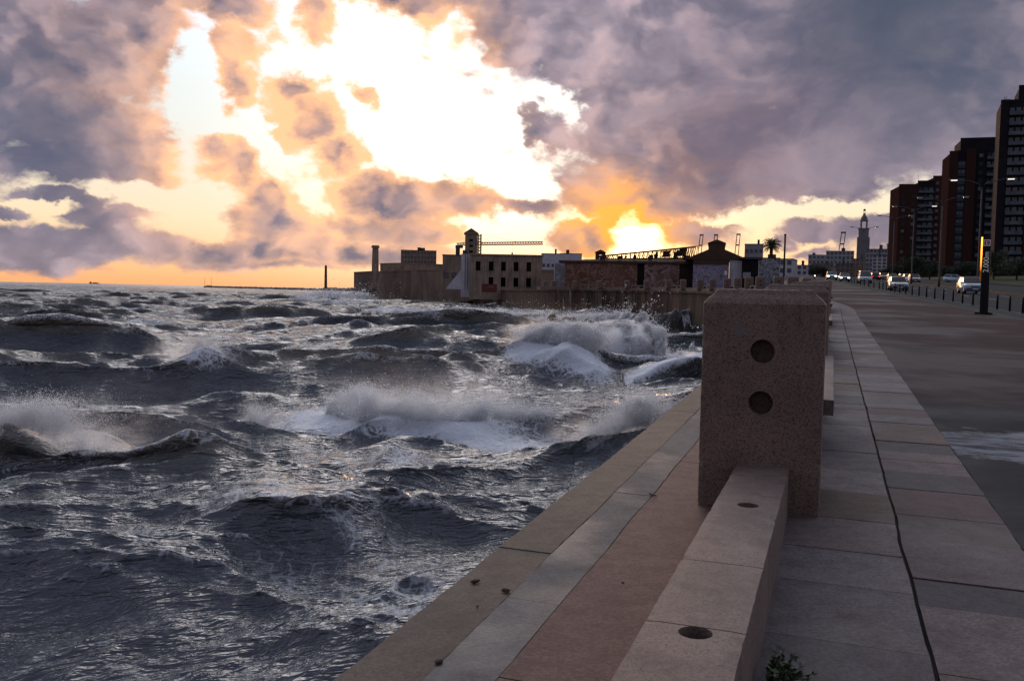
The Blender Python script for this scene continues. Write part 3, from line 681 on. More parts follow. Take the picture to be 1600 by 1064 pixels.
# distance marker
mp = ground_at(1537, 491)
az = math.atan2(mp.x, mp.y)
mk = empty('distance_marker', mp, -az - math.radians(6), 'tall black distance totem with an orange light strip and white lettering', 'marker post')
m = MB(); m.box(-.40, .40, -.30, .30, -.01, .10, b=.02); m.build('base', BLACK, mk)
m = MB(); m.box(-.19, .19, -.12, .12, .10, 4.02, b=.012); m.build('post', BLACK, mk)
def strip_glow(n):
    e = n.n.new('ShaderNodeEmission'); z = n.sep(objc(n))[2]
    n.put(e.inputs[0], (1.0, 0.30, 0.03, 1)); n.put(e.inputs[1], n.mr(z, 2.2, 3.2, 0.12, 4.0)); return e.outputs[0]
m = MB(); m.box(-.26, -.191, -.10, .10, 1.7, 3.98); m.build('light_strip', mat('orange light strip', strip_glow), mk)
def lettering(txt, size, name, material, parent, loc, rot, extrude=0.004):
    cu = bpy.data.curves.new(name, 'FONT'); cu.body = txt; cu.size = size; cu.extrude = extrude; cu.align_x = 'LEFT'
    t = bpy.data.objects.new(name, cu); COL.objects.link(t); bpy.context.view_layer.update()
    me = bpy.data.meshes.new_from_object(t.evaluated_get(bpy.context.evaluated_depsgraph_get())); bpy.data.objects.remove(t)
    me.materials.clear(); me.materials.append(material); o = bpy.data.objects.new(name, me); COL.objects.link(o); o.parent = parent; o.location = loc; o.rotation_euler = rot; return o
LETTER = glow('lit white lettering', (0.75, 0.75, 0.8), 0.2)
lettering('2.000m', .36, 'lettering', LETTER, mk, (.13, -.124, 2.15), (math.pi / 2, -math.pi / 2, 0))
m = MB()
for (x0, x1, z0, z1) in ((-.15, .17, 3.80, 3.84), (-.15, .17, 3.52, 3.56), (-.15, -.11, 3.56, 3.80), (.13, .17, 3.56, 3.80), (-.04, .08, 3.60, 3.64), (-.04, .08, 3.72, 3.76), (-.04, 0.0, 3.64, 3.72)): m.box(x0, x1, -.128, -.119, z0, z1)
m.build('emblem', glow('emblem', (0.7, 0.5, 0.62), 0.2), mk)
# bollards along the cycle kerb
bl = MB(); bl.tube([(0, 0, -.02), (0, 0, .62), (0, 0, .66), (0, 0, .70), (0, 0, .82), (0, 0, .86)], [.06, .055, .068, .05, .055, .03], 12)
bol = bl.build('bollard', BLACK, None, True)
y = 47.5; k = 0
while y < 150:
    o = bol if k == 0 else bol.copy()
    if k: COL.objects.link(o)
    x = kx(y) + 1.52; o.location = (x, y, H(x, y) + .05); tag(o, 'slim black bollard in the row along the cycle lane kerb', 'bollard', 'bollards along the cycle kerb'); y += 3.0 if y < 100 else 5; k += 1
# double-armed street lamps on the median
LAMPLIT = glow('lit lamp', (1.0, 0.93, 0.80), 1.0)
LAMPOFF = paint('lamp glass', (0.5, 0.5, 0.5), 0.2)
def lamp_at(px, ytop, ybase, d, lit, lab):
    base = at(px, ybase, d); base.z = H(base.x, base.y) + .02; top = at(px, ytop, d).z; h = top - base.z
    o = empty('street_lamp', base, -math.atan2(base.x, base.y) + .12, lab, 'street lamp', 'double armed street lamps on the median')
    m = MB(); m.tube([(0, 0, 0), (0, 0, 1.2), (0, 0, 1.25), (0, 0, h - 1.0)], [.16, .15, .11, .07], 10); m.build('pole', STEEL, o, True)
    for sx in (-1, 1):
        m = MB(); m.tube([(0, 0, h - 1.2), (sx * .3, 0, h - .55), (sx * 1.2, 0, h - .2), (sx * 2.6, 0, h)], [.06, .05, .045, .04], 8); a = m.build('arm', STEEL, o, True)
        m = MB(); m.box(sx * 2.5 - .1, sx * 2.5 + sx * .75 + .1 if sx > 0 else sx * 2.5 + .1, -.16, .16, h - .03, h + .12, b=.03) if sx > 0 else m.box(-3.35, -2.4, -.16, .16, h - .03, h + .12, b=.03)
        hd = m.build('lamp_head', STEEL, o)
        m = MB(); xs = (2.55, 3.2) if sx > 0 else (-3.2, -2.55); m.box(xs[0], xs[1], -.17, .13, h - .12, h - .031); m.build('lens', LAMPLIT if lit[sx > 0] else LAMPOFF, hd)
for args in ((1527, 280, 450, 102, (1, 1), 'tallest street lamp, both heads lit, beside the black distance totem'), (1467, 308, 446, 124, (0, 0), 'street lamp pole before the middle brick tower, heads unlit'),
             (1424, 322, 440, 143, (0, 1), 'street lamp before the left brick tower with one bright head'), (1394, 337, 434, 178, (0, 0), 'street lamp standing clear against the sky left of the brick towers'),
             (1347, 355, 431, 222, (0, 0), 'farthest street lamp, its arms spread in front of the church tower')):
    lamp_at(*args)
# cars
GLASS = mat('car glass', lambda n: pbsdf(n, (0.012, 0.014, 0.017, 1), 0.06, 0, None, 0.6))
TYRE = weathered('tyre', (0.012, 0.012, 0.012), (0.02, 0.02, 0.02), 4, 0.85)
RIM = paint('rim', (0.35, 0.36, 0.37), 0.3, 0.9)
TRIM = paint('black plastic', (0.015, 0.015, 0.016), 0.5)
HEAD = glow('headlamp on', (1.0, 0.92, 0.8), 5.0); HEADG = glow('headlamp on cool', (0.75, 1.0, 0.85), 9.0); HEADB = glow('headlamp on blue', (0.7, 0.7, 1.0), 9.0)
HEADOFF = paint('headlamp glass', (0.55, 0.56, 0.58), 0.1); TAIL = glow('tail lamp', (1.0, 0.03, 0.02), 2.0); TAILOFF = paint('tail lamp glass', (0.2, 0.01, 0.01), 0.2)
PLATE = paint('plate', (0.5, 0.5, 0.5), 0.5)
SHAPES = {  # body side profile (x forward, z), greenhouse bottom and top outline, length, width
    'hatch': dict(body=[(-2.0, .28), (-2.05, .60), (-1.98, .95), (-1.5, 1.0), (.75, .98), (1.75, .82), (2.0, .66), (2.02, .30), (1.9, .2), (-1.9, .2)], gl=((-1.92, .97), (-1.55, 1.46), (.25, 1.48), (1.05, .96)), w=.86, wb=(-1.25, 1.28), r=.31),
    'suv': dict(body=[(-2.15, .35), (-2.2, .75), (-2.12, 1.08), (-1.6, 1.12), (.8, 1.10), (1.85, .98), (2.15, .8), (2.2, .40), (2.05, .28), (-2.0, .28)], gl=((-2.06, 1.08), (-1.75, 1.62), (.2, 1.64), (1.0, 1.08)), w=.92, wb=(-1.35, 1.38), r=.36),
    'van': dict(body=[(-2.4, .35), (-2.45, .8), (-2.4, 1.12), (-1.6, 1.16), (1.3, 1.14), (2.1, .98), (2.35, .75), (2.38, .40), (2.2, .28), (-2.2, .28)], gl=((-2.38, 1.12), (-2.2, 1.92), (.75, 1.92), (1.75, 1.10)), w=.93, wb=(-1.5, 1.5), r=.34),
}
def car(kind, color, head, name='car', tail=None):
    sp = SHAPES[kind]; root = empty(name); P = paint('car paint ' + str(color), color, 0.28, 0.2, 0.6); w = sp['w']
    pts = sp['body']; n = len(pts); m = MB()
    rings = [(-w, .90, .04), (-w * .96, .99, 0), (-w * .90, 1.0, 0)]
    vs = []; ys = [(-1.0, .93), (-.94, 1.0), (-.6, 1.008), (0, 1.012), (.6, 1.008), (.94, 1.0), (1.0, .93)]
    cz = .6
    for (f, k) in ys:
        for (x, z) in pts: vs.append((x * (1 if abs(f) > .9 else 1.012), f * w, cz + (z - cz) * k))
    fs = [tuple(range(n))[::-1], tuple(range((len(ys) - 1) * n, len(ys) * n))]
    for a in range(len(ys) - 1):
        for i in range(n): fs.append((a * n + i, a * n + (i + 1) % n, (a + 1) * n + (i + 1) % n, (a + 1) * n + i))
    m.add(vs, fs); m.build('body', P, root, True)
    (ax, az_), (bx, bz), (cx_, cz_), (dx_, dz_) = sp['gl']; wi, wt_ = w * .95, w * .76
    V = [(ax, -wi, az_), (bx, -wt_, bz), (cx_, -wt_, cz_), (dx_, -wi, dz_), (ax, wi, az_), (bx, wt_, bz), (cx_, wt_, cz_), (dx_, wi, dz_)]
    m = MB(); m.add(V, [(0, 1, 2, 3), (7, 6, 5, 4), (0, 4, 5, 1), (2, 6, 7, 3), (1, 5, 6, 2), (0, 3, 7, 4)]); g = m.build('window', GLASS, root)
    m = MB(); m.box(bx - .06, cx_ + .05, -wt_ - .02, wt_ + .02, bz - .045, bz + .035, b=.02)
    for sy in (-1, 1):
        for (p, q) in (((ax, az_), (bx, bz)), ((dx_, dz_), (cx_, cz_)), (((ax + dx_) * .52, (az_ + dz_) / 2), ((bx + cx_) * .52, bz))):
            m.tube([(p[0], sy * (wi + .005), p[1]), (q[0], sy * (wt_ + .005), q[1])], .045, 6)
    m.build('roof', P, root)
    fx = max(p[0] for p in pts); rx = min(p[0] for p in pts); hz = pts[6][1]
    m = MB(); m.box(fx - .10, fx + .035, -w * .86, w * .86, hz - .36, hz - .20, b=.02); m.box(fx - .08, fx + .03, -w * .45, w * .45, hz - .13, hz - .02, b=.01); m.build('grille', TRIM, root)
    m = MB(); m.box(fx + .034, fx + .05, -.26, .26, hz - .33, hz - .23); m.build('number_plate', PLATE, root)
    for sy in (-1, 1):
        m = MB(); m.box(fx - .22, fx + .02, sy * w * .72 - .17, sy * w * .72 + .17, hz - .06, hz + .08, b=.03); m.build('headlight', head, root)
        m = MB(); m.box(rx - .02, rx + .12, sy * w * .78 - .11, sy * w * .78 + .11, hz - .02, hz + .2, b=.02); m.build('tail_light', tail or TAILOFF, root)
        m = MB(); m.box(dx_ - .28, dx_ - .1, sy * (wi + .03), sy * (wi + .2), dz_ + .0, dz_ + .14, b=.03) if sy > 0 else m.box(dx_ - .28, dx_ - .1, -(wi + .2), -(wi + .03), dz_, dz_ + .14, b=.03)
        m.build('mirror', TRIM, root)
        for wxx in sp['wb']:
            r = sp['r']; m = MB(); m.tube([(wxx, sy * (w - .2), r), (wxx, sy * (w - .02), r), (wxx, sy * (w + .012), r)], [r, r, r * .93], 20); ty = m.build('wheel', TYRE, root, False)
            m = MB(); m.tube([(wxx, sy * (w + .008), r), (wxx, sy * (w + .022), r)], [r * .62, r * .55], 16); m.build('rim', RIM, ty)
    return root
def road_dir(y): return math.atan2(3.0, kx(y + 3) - kx(y))
def place_car(o, px, d, label, facing=1, group='cars on the seafront road', yaw=0.0, dz=-.03, py=None):
    p = at(px, 440, d); p.z = H(p.x, p.y) + dz if py is None else at(px, py, d).z
    a = road_dir(d) + (math.pi if facing > 0 else 0) + yaw            # facing > 0: towards the viewer
    o.location = p; o.rotation_euler = (0, math.atan(0.03) * (1 if facing > 0 else -1), a); tag(o, label, 'car', group); return o
SILVER = (0.22, 0.235, 0.25); WHITEC = (0.42, 0.43, 0.44); DARKC = (0.02, 0.021, 0.025); BLUEC = (0.10, 0.17, 0.24); REDC = (0.12, 0.02, 0.02)
place_car(car('suv', (0.15, 0.22, 0.28), HEADOFF), 1517, 92, 'pale blue SUV driving past just left of the black distance totem')
place_car(car('hatch', SILVER, HEADOFF), 1403, 100, 'silver hatchback driving towards us behind the row of bollards')
place_car(car('van', WHITEC, HEADOFF), 1351, 146, 'white van on the road left of the silver hatchback')
place_car(car('hatch', DARKC, HEADB), 1319, 158, 'dark car with bluish headlights on, beside the green-lit car')
place_car(car('suv', (0.2, 0.22, 0.22), HEADG), 1299, 170, 'far oncoming car with bright greenish headlights')
place_car(car('hatch', DARKC, HEADOFF, 'parked_car', None), 1394, 175, 'dark red-brown parked car at the left of the kerbside row', 1, 'cars parked before the brick towers')
place_car(car('hatch', WHITEC, HEADOFF, 'parked_car'), 1412, 172, 'white parked car left of the other white one under the brick tower', 1, 'cars parked before the brick towers')
place_car(car('hatch', WHITEC, HEADOFF, 'parked_car'), 1419, 165, 'white parked car between a white and a grey parked car', 1, 'cars parked before the brick towers')
place_car(car('hatch', (0.12, 0.13, 0.14), HEADOFF, 'parked_car'), 1428, 160, 'dark grey parked car at the right end of the parked row', 1, 'cars parked before the brick towers')
place_car(car('hatch', DARKC, HEADOFF, 'car', TAIL), 1366, 190, 'dark car driving away with red tail lamps lit, behind the white van', -1)
place_car(car('hatch', DARKC, HEADOFF, 'parked_car'), 1380, 196, 'small dark parked car farthest left of the parked row', 1, 'cars parked before the brick towers')
place_car(car('hatch', (0.35, 0.42, 0.48), HEADOFF, 'parked_car'), 1492, 176, 'light blue-grey car parked up on the grass before the middle tower', 1, 'cars parked before the brick towers', yaw=1.1)
# motorcycle with rider
p = at(1273, 434, 168); p.z = H(p.x, p.y)
mc = empty('motorcycle', p, road_dir(168) + math.pi, 'dark motorcycle with one bright headlamp at the far end of the promenade', 'motorcycle')
for x in (-.65, .65):
    m = MB(); m.tube([(x, -.07, .31), (x, .07, .31)], .31, 18); m.build('wheel', TYRE, mc)
m = MB(); m.tube([(-.65, 0, .35), (-.1, 0, .55), (.35, 0, .75), (.62, 0, .35)], .06, 8); m.box(-.35, .25, -.14, .14, .32, .62, b=.05); m.tube([(.4, -.34, 1.02), (.34, 0, .98), (.4, .34, 1.02)], .02, 6); m.build('frame', BLACK, mc)
m = MB(); m.box(-.02, .40, -.15, .15, .68, .92, b=.07); m.build('tank', BLACK, mc); m = MB(); m.box(-.75, .02, -.14, .14, .70, .82, b=.04); m.build('seat', TRIM, mc)
m = MB(); m.tube([(.58, 0, .88), (.68, 0, .88)], [.10, .10], 14); m.build('headlight', HEAD, mc)
# ------------------------------------------------------------------ buildings
def wallmat(name, c1, c2, streak=0.5, scale=.25): return weathered(name, c1, c2, scale, 0.85, 0.02, 6, 0, False, streak)
PANE = mat('window pane', lambda n: pbsdf(n, n.mix(n.noise(objc(n), .35, 2), (0.02, 0.022, 0.026, 1), (0.05, 0.055, 0.06, 1)), 0.12))
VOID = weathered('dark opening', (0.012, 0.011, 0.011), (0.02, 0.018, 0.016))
CURTAIN = weathered('pale curtain', (0.16, 0.17, 0.18), (0.08, 0.09, 0.1), 1.5)
LITWIN = glow('lit window', (1.0, 0.75, 0.45), 0.35)
WHITEWALL = wallmat('white render', (0.60, 0.58, 0.58), (0.46, 0.45, 0.47), .3)
GREYWALL = wallmat('grey render', (0.34, 0.335, 0.35), (0.24, 0.24, 0.26), .35)
TANWALL = wallmat('weathered tan render', (0.30, 0.22, 0.165), (0.20, 0.145, 0.11), .5)
RUIN = wallmat('ruined render', (0.37, 0.275, 0.20), (0.21, 0.155, 0.115), .7)
BRICK = None
def m_brick(n):
    p = objc(n); br = n.n.new('ShaderNodeTexBrick'); q = n.comb(n.m('ADD', n.sep(p)[0], n.sep(p)[1]), n.sep(p)[2], 0); n.put(br.inputs['Vector'], q); br.inputs['Scale'].default_value = 1
    br.inputs['Brick Width'].default_value = .5; br.inputs['Row Height'].default_value = .16; br.inputs['Mortar Size'].default_value = .012
    br.inputs['Color1'].default_value = (0.062, 0.027, 0.021, 1); br.inputs['Color2'].default_value = (0.045, 0.021, 0.018, 1); br.inputs['Mortar'].default_value = (0.04, 0.028, 0.025, 1)
    return pbsdf(n, n.mix(n.m('MULTIPLY', n.noise(p, .12, 4), .5), br.outputs[0], (0.03, 0.014, 0.012, 1)), .9, 0, None, 0.0)
BRICK = mat('dark red brick', m_brick)
SLABC = weathered('balcony concrete', (0.06, 0.063, 0.067), (0.04, 0.042, 0.046), .5)
RAIL = weathered('balcony front', (0.13, 0.15, 0.165), (0.07, 0.08, 0.09), .4, 0.6)
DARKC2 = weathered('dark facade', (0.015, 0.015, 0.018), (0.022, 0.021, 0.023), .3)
ROOFC = weathered('flat roof', (0.09, 0.085, 0.085), (0.06, 0.06, 0.06), .4)
def frame_at(px, d, yaw=0.0, name='building', zb=None):
    """an Empty at the foot of a building: local x to the right along its front, local y away from us"""
    p = at(px, 450, d); p.z = H(p.x, p.y) if zb is None else zb
    return p, -math.atan2(p.x, p.y) + yaw
def hgt(py, px, p): return at(px, py, p.y).z - p.z     # height above the foot that shows at photograph row py
def wid(x0, x1, d): return (x1 - x0) * d / F
def windows(mb_host, parent, xs, zs, w, h, y, sill=True, pane=PANE, name='window', rnd=None, frame=None, maxn=95):
    c = 0
    for z in zs:
        for x in xs:
            if c >= maxn: return
            m = MB(); fr = .07
            pm = pane
            if rnd and rnd.random() < .3: pm = CURTAIN
            m.box(x - w / 2, x + w / 2, y - .06, y + .02, z, z + h, 0)
            m.box(x - w / 2 - fr, x - w / 2, y - .10, y, z - fr, z + h + fr, 1); m.box(x + w / 2, x + w / 2 + fr, y - .10, y, z - fr, z + h + fr, 1)
            m.box(x - w / 2, x + w / 2, y - .10, y, z + h, z + h + fr, 1)
            m.box(x - w / 2, x + w / 2, y - .14, y, z - fr, z, 1)
            m.build(name, [pm, frame or SLABC], parent); c += 1
rt = random.Random(21)
def block(px0, px1, ytop, d, material, label, rows=0, cols=0, yaw=0.0, depth=None, name='building', group=None, cat='building', zb=None, roofbits=1, wsize=(1.3, 1.4), roofmat=None, ybot=None):
    pxc = (px0 + px1) / 2; p, a = frame_at(pxc, d, yaw, zb=zb); W = wid(px0, px1, d); Hh = hgt(ytop, pxc, p)
    depth = depth or max(8, W * .8); o = empty(name, p, a, label, cat, group)
    m = MB(); m.box(-W / 2, W / 2, 0, depth, -3, Hh - .35); m.build('wall', material, o)
    m = MB(); m.box(-W / 2 - .12, W / 2 + .12, -.12, depth + .12, Hh - .349, Hh, b=.04)
    for q in range(roofbits):
        x = rt.uniform(-W * .35, W * .3); w2 = rt.uniform(W * .06, W * .16); m.box(x, x + w2, depth * .3, depth * .3 + w2 * 1.3, Hh + .001, Hh + rt.uniform(1.2, 2.6))
    m.build('roof', roofmat or ROOFC, o)
    if rows and cols:
        z0 = max(1.2, Hh * .06); fh = (Hh - z0) / rows
        windows(None, o, [-W / 2 + W * (i + .5) / cols for i in range(cols)], [z0 + fh * (k + .25) for k in range(rows)], min(wsize[0], W / cols * .55), min(wsize[1], fh * .5), 0, rnd=rt)
    return o
# --- three brick apartment towers
def tower(px0, px1, ytop, d, label, yaw, layout):
    """layout: list of (u0, u1, zfrac, set-back, material, kind)"""
    pxc = (px0 + px1) / 2; p, a = frame_at(pxc, d, yaw); W = wid(px0, px1, d); Hh = hgt(ytop, pxc, p)
    o = empty('apartment_tower', p, a, label, 'apartment tower', 'brick apartment towers'); fl = 2.85; nw = 0; nb = 0
    for (u0, u1, zf, sb, mt, kind) in layout:
        x0, x1 = -W / 2 + W * u0, -W / 2 + W * u1; h = Hh * zf; dp = 16 - sb
        m = MB(); m.box(x0, x1, sb, sb + dp, -3, h); m.box(x0 - .05, x1 + .05, sb - .05, sb + .4, h + .001, h + .9); m.build('wall', mt, o)
        nf = int((h - 3) / fl)
        if kind == 'balcony':
            for k in range(nf):
                z = 3 + k * fl
                if nb >= 46: break
                m = MB(); m.box(x0 + .12, x1 - .12, sb - 1.15, sb - .002, z, z + .16, 0); m.box(x0 + .12, x1 - .12, sb - 1.2, sb - 1.1, z + .161, z + 1.12, 1)
                b = m.build('balcony', [SLABC, RAIL], o); nb += 1
                m = MB(); cw = x1 - x0
                for q in range(3):
                    m.box(x0 + cw * (q + .14) / 3, x0 + cw * (q + .86) / 3, sb - .04, sb + .02, z + .3, z + 2.35, 0 if rt.random() > .35 else 1)
                m.build('window', [PANE, CURTAIN], o); nw += 1
        elif kind in ('windows', 'stair'):
            cols = 1 if kind == 'stair' else max(1, int((x1 - x0) / 3.4))
            for k in range(nf):
                for c in range(cols):
                    if nw >= 96: break
                    z = 3 + k * fl; xc = x0 + (x1 - x0) * (c + .5) / cols; w2 = .62 if kind == 'stair' else .6
                    m = MB()
                    if kind == 'stair':
                        m.box(x0 + .1, x1 - .1, sb - .05, sb + .02, z + .1, z + 2.5, 0); m.box(x0 + .1 + (x1 - x0) * .1, xc - .15, sb - .09, sb - .051, z + 1.2, z + 2.1, 1); m.box(xc + .15, x1 - .1 - (x1 - x0) * .1, sb - .09, sb - .051, z + 1.2, z + 2.1, 1)
                        m.build('window', [weathered('stair glazing', (0.07, 0.08, 0.095), (0.045, 0.055, 0.065)), CURTAIN], o)
                    else:
                        m.box(xc - w2, xc + w2, sb - .05, sb + .02, z + .9, z + 2.1, 0); m.box(xc - w2 - .1, xc + w2 + .1, sb - .12, sb - .001, z + .78, z + .899, 1)
                        m.build('window', [PANE if rt.random() > .25 else CURTAIN, SLABC], o)
                    nw += 1
    m = MB(); u0, u1 = layout[-1][0], layout[-1][1]
    for q in range(5):
        x = rt.uniform(-W * .45, W * .45); m.tube([(x, 6, Hh * .95), (x, 6, Hh + rt.uniform(1.5, 4))], .06, 5)
    m.build('antenna', STEEL, o); return o
tower(1401, 1479, 285, 372, 'left brick apartment tower, lowest of the three, nearest the church tower', math.radians(14),
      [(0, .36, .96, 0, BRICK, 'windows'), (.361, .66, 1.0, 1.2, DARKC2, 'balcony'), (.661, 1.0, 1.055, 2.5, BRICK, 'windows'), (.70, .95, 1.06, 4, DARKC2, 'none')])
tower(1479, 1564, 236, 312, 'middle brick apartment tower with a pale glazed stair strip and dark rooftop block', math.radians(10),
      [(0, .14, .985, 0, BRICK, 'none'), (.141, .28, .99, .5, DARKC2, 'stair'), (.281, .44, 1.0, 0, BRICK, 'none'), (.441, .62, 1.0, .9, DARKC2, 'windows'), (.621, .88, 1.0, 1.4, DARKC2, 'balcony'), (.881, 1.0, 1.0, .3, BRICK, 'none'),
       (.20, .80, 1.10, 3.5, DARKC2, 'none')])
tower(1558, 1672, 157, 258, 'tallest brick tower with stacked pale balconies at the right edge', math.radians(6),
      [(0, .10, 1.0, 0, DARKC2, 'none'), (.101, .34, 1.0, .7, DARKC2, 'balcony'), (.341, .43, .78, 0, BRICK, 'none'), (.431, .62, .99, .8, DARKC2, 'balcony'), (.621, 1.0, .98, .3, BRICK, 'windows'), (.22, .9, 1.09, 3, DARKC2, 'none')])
# --- town beyond the promenade
block(1163, 1236, 404, 330, WHITEWALL, 'large white building behind the palm', 3, 7, math.radians(-8))
block(1162, 1190, 381, 420, GREYWALL, 'grey-white block stepping up at the left of the palm', 4, 4)
block(1236, 1268, 414, 420, WHITEWALL, 'low pale house between the white building and the sunset gap', 2, 4)
block(1262, 1292, 398, 640, GREYWALL, 'grey city block left of the leaning dockside crane', 5, 5)
block(1290, 1331, 392, 600, GREYWALL, 'broad grey city block under the leaning dockside crane', 6, 7)
block(1330, 1360, 404, 520, TANWALL, 'brownish block at the foot of the church tower', 5, 5)
block(1352, 1384, 389, 460, GREYWALL, 'striped grey block right of the church tower', 6, 6)
block(1362, 1383, 398, 330, WHITEWALL, 'white flats with dark window bands before the striped block', 6, 3, wsize=(4.2, 1.2))
block(1384, 1402, 381, 430, GREYWALL, 'narrow pale block against the left brick tower', 9, 3)
block(1306, 1332, 412, 420, TANWALL, 'low tan house beside the road under the city blocks', 3, 4)
block(1268, 1300, 412, 520, TANWALL, 'dim tan row building where the road disappears', 3, 6)
block(845, 874, 396, 420, WHITEWALL, 'small pale house just right of the ruined two-storey building', 2, 4)
block(874, 908, 396, 430, WHITEWALL, 'pale flat-roofed house left of the roof turret', 2, 5)
block(626, 681, 391, 700, TANWALL, 'broad brown apartment block rising behind the fort wall', 8, 11, cat='apartment block', roofbits=3)
# church tower
p, a = frame_at(1346, 700); k = 700 / F; o = empty('church_tower', p, a, 'slender grey church tower with an open belfry and ball finial', 'church tower')
h1 = hgt(357, 1346, p); h2 = hgt(346, 1346, p); h3 = hgt(333, 1346, p)
STONE = wallmat('grey stone', (0.22, 0.21, 0.21), (0.15, 0.145, 0.15), .4)
m = MB(); m.box(-4.6, 4.6, -4.6, 4.6, -5, h1 - 7); m.box(-3.7, 3.7, -3.7, 3.7, h1 - 6.99, h1 - .8); m.box(-4.1, 4.1, -4.1, 4.1, h1 - .79, h1)
for x in (-3.0, -1.0, 1.0, 3.0): m.box(x - .25, x + .25, -4.75, -4.601, 4, h1 - 7.2)
m.build('shaft', STONE, o)
m = MB()
for sx in (-1, 1):
    for sy in (-1, 1): m.box(sx * 2.0 - .65, sx * 2.0 + .65, sy * 2.0 - .65, sy * 2.0 + .65, h1 + .001, h2)
m.box(-2.9, 2.9, -2.9, 2.9, h2 + .001, h2 + .8); m.build('belfry', STONE, o)
m = MB(); m.tube([(0, 0, h2 + .801), (0, 0, h2 + 3), (0, 0, h3 - 1.5), (0, 0, h3)], [2.6, 2.2, 1.0, .7], 8); m.build('spire', STONE, o)
m = MB()
for x in (-.55, .55): m.box(x - .15, x + .15, -.15, .15, h3 + .001, h3 + 1.6)
bmx = bmesh.new(); bmesh.ops.create_uvsphere(bmx, u_segments=12, v_segments=8, radius=.95, matrix=Matrix.Translation((0, 0, h3 + 2.3))); m.bm(bmx); m.build('finial', STONE, o)
# port cranes
CRANE = weathered('crane steel', (0.10, 0.06, 0.045), (0.07, 0.045, 0.04))
for (px, yt, wpx, lean, lab) in ((1091, 366, 5.5, 5, 'leftmost leaning dockside crane, left of the shed roof lantern'), (1114, 366, 5.5, 4, 'dockside crane just above the shed roof lantern'), (1149, 365, 6, 4, 'dockside crane between the shed and the palm'), (1311, 362, 7, 6, 'leaning dockside crane near the church tower')):
    d = 1400; p, a = frame_at(px, d, zb=EZ + 8); o = empty('port_crane', p, a, lab, 'crane', 'dockside cranes'); hh = hgt(yt, px, p); w = wpx; L = lean
    m = MB()
    for sx in (-1, 1):
        for y in (0, 6): m.tube([(sx * w / 2 - L, y, -4), (sx * w / 2 * .8 + L * .6, y, hh)], [.8, .65], 6)
    m.build('leg', CRANE, o)
    m = MB()
    for f in (.38, .60, .80, .985):
        xm = -L + L * 1.6 * f; m.box(xm - w / 2, xm + w / 2, -.7, .7, hh * f - .8, hh * f + .8); m.box(xm - w / 2, xm + w / 2, 5.3, 6.7, hh * f - .8, hh * f + .8)
    m.box(L * .5 - w / 2, L * .5 + w / 2, .71, 5.29, hh - 2.2, hh - .2); m.build('cross_beam', CRANE, o)
# palm
p, a = frame_at(1203, 300); PT = weathered('palm trunk', (0.07, 0.05, 0.035), (0.045, 0.035, 0.025), 2)
PF = mat('palm frond', lambda n: pbsdf(n, n.mix(n.noise(objc(n), 1.2, 3), (0.018, 0.028, 0.010, 1), (0.05, 0.055, 0.02, 1)), .7))
o = empty('palm_tree', p, 0, 'thick-crowned palm standing dark against the evening sky', 'palm tree'); hc = hgt(384, 1203, p)
m = MB(); m.tube([(0, 0, -1), (.1, 0, hc * .4), (0, 0, hc)], [.62, .5, .6], 12); m.build('trunk', PT, o)
m = MB(); r = random.Random(5)
for k in range(170):
    az_ = r.uniform(0, 2 * math.pi); e0 = r.uniform(-.5, 1.45); L = r.uniform(2.8, 4.0); pts = []
    for q in range(6):
        t = q / 5; e = e0 - 1.1 * t * t * (1 if e0 > .2 else .6); prev = pts[-1] if pts else Vector((0, 0, hc))
        pts.append(prev + (Vector((math.cos(az_) * math.cos(e), math.sin(az_) * math.cos(e), math.sin(e))) * (L / 5) if q else Vector((0, 0, 0))))
    for q in range(5):
        d = (pts[q + 1] - pts[q]); sd = d.cross(Vector((0, 0, 1))).normalized()
        m.tube([pts[q], pts[q + 1]], .035, 4, cap=False)
        for h in range(4):
            c = pts[q] + d * (h / 4)
            for s in (-1, 1):
                tip = c + sd * s * (.55 * (1 - .5 * (q / 5))) + d * .6 + Vector((0, 0, -.12)); m.add([c, c + d * .16, tip], [(0, 1, 2)])
m.build('crown', PF, o)
p, a = frame_at(1224, 320); o = empty('chimney', p, 0, 'thin dark flue standing right of the palm', 'chimney'); m = MB(); m.tube([(0, 0, 0), (0, 0, hgt(368, 1224, p))], [.35, .3], 10); m.build('stack', PT, o); m = MB(); m.tube([(0, 0, hgt(368, 1224, p) + .001), (0, 0, hgt(367, 1224, p) + .3)], [.42, .42], 10); m.build('cap', PT, o)
# --- painted walls
def m_graffiti(name, base, inks, sc=.5, cover=.5, seed=0):
    def f(n):
        p = n.v('ADD', objc(n), (seed * 13.1, 0, seed * 7.7)); wv = n.v('ADD', p, n.v('SCALE', n.v('SUBTRACT', n.noise(p, sc * 1.2, 2, .5, 0, 1), (.5, .5, .5)), sc=2.2 / max(sc, .3)))
        c = n.mix(n.noise(p, .4, 4), (*base, 1), n.mix(1.0, (*base, 1), (.6, .58, .55, 1), 'MULTIPLY'))
        for i, ink in enumerate(inks):
            q = n.noise(n.v('ADD', wv, (i * 17.3, i * 3.1, i * 9.7)), sc * (1 + .35 * i), 1, .4)
            k = n.mr(q, .5 + .1 * (1 - cover), .53 + .1 * (1 - cover)) if i % 2 == 0 else n.mr(n.m('ABSOLUTE', n.m('SUBTRACT', q, .5)), .035, .015)
            c = n.mix(n.m('MULTIPLY', k, .85), c, (*ink, 1))
        return pbsdf(n, c, .85, 0, None, 0.05)
    return mat(name, f)
GRAF1 = m_graffiti('graffiti brown', (0.17, 0.085, 0.05), [(0.11, 0.055, 0.036), (0.23, 0.135, 0.10), (0.19, 0.10, 0.07), (0.30, 0.20, 0.165)], .35, .5, 1)
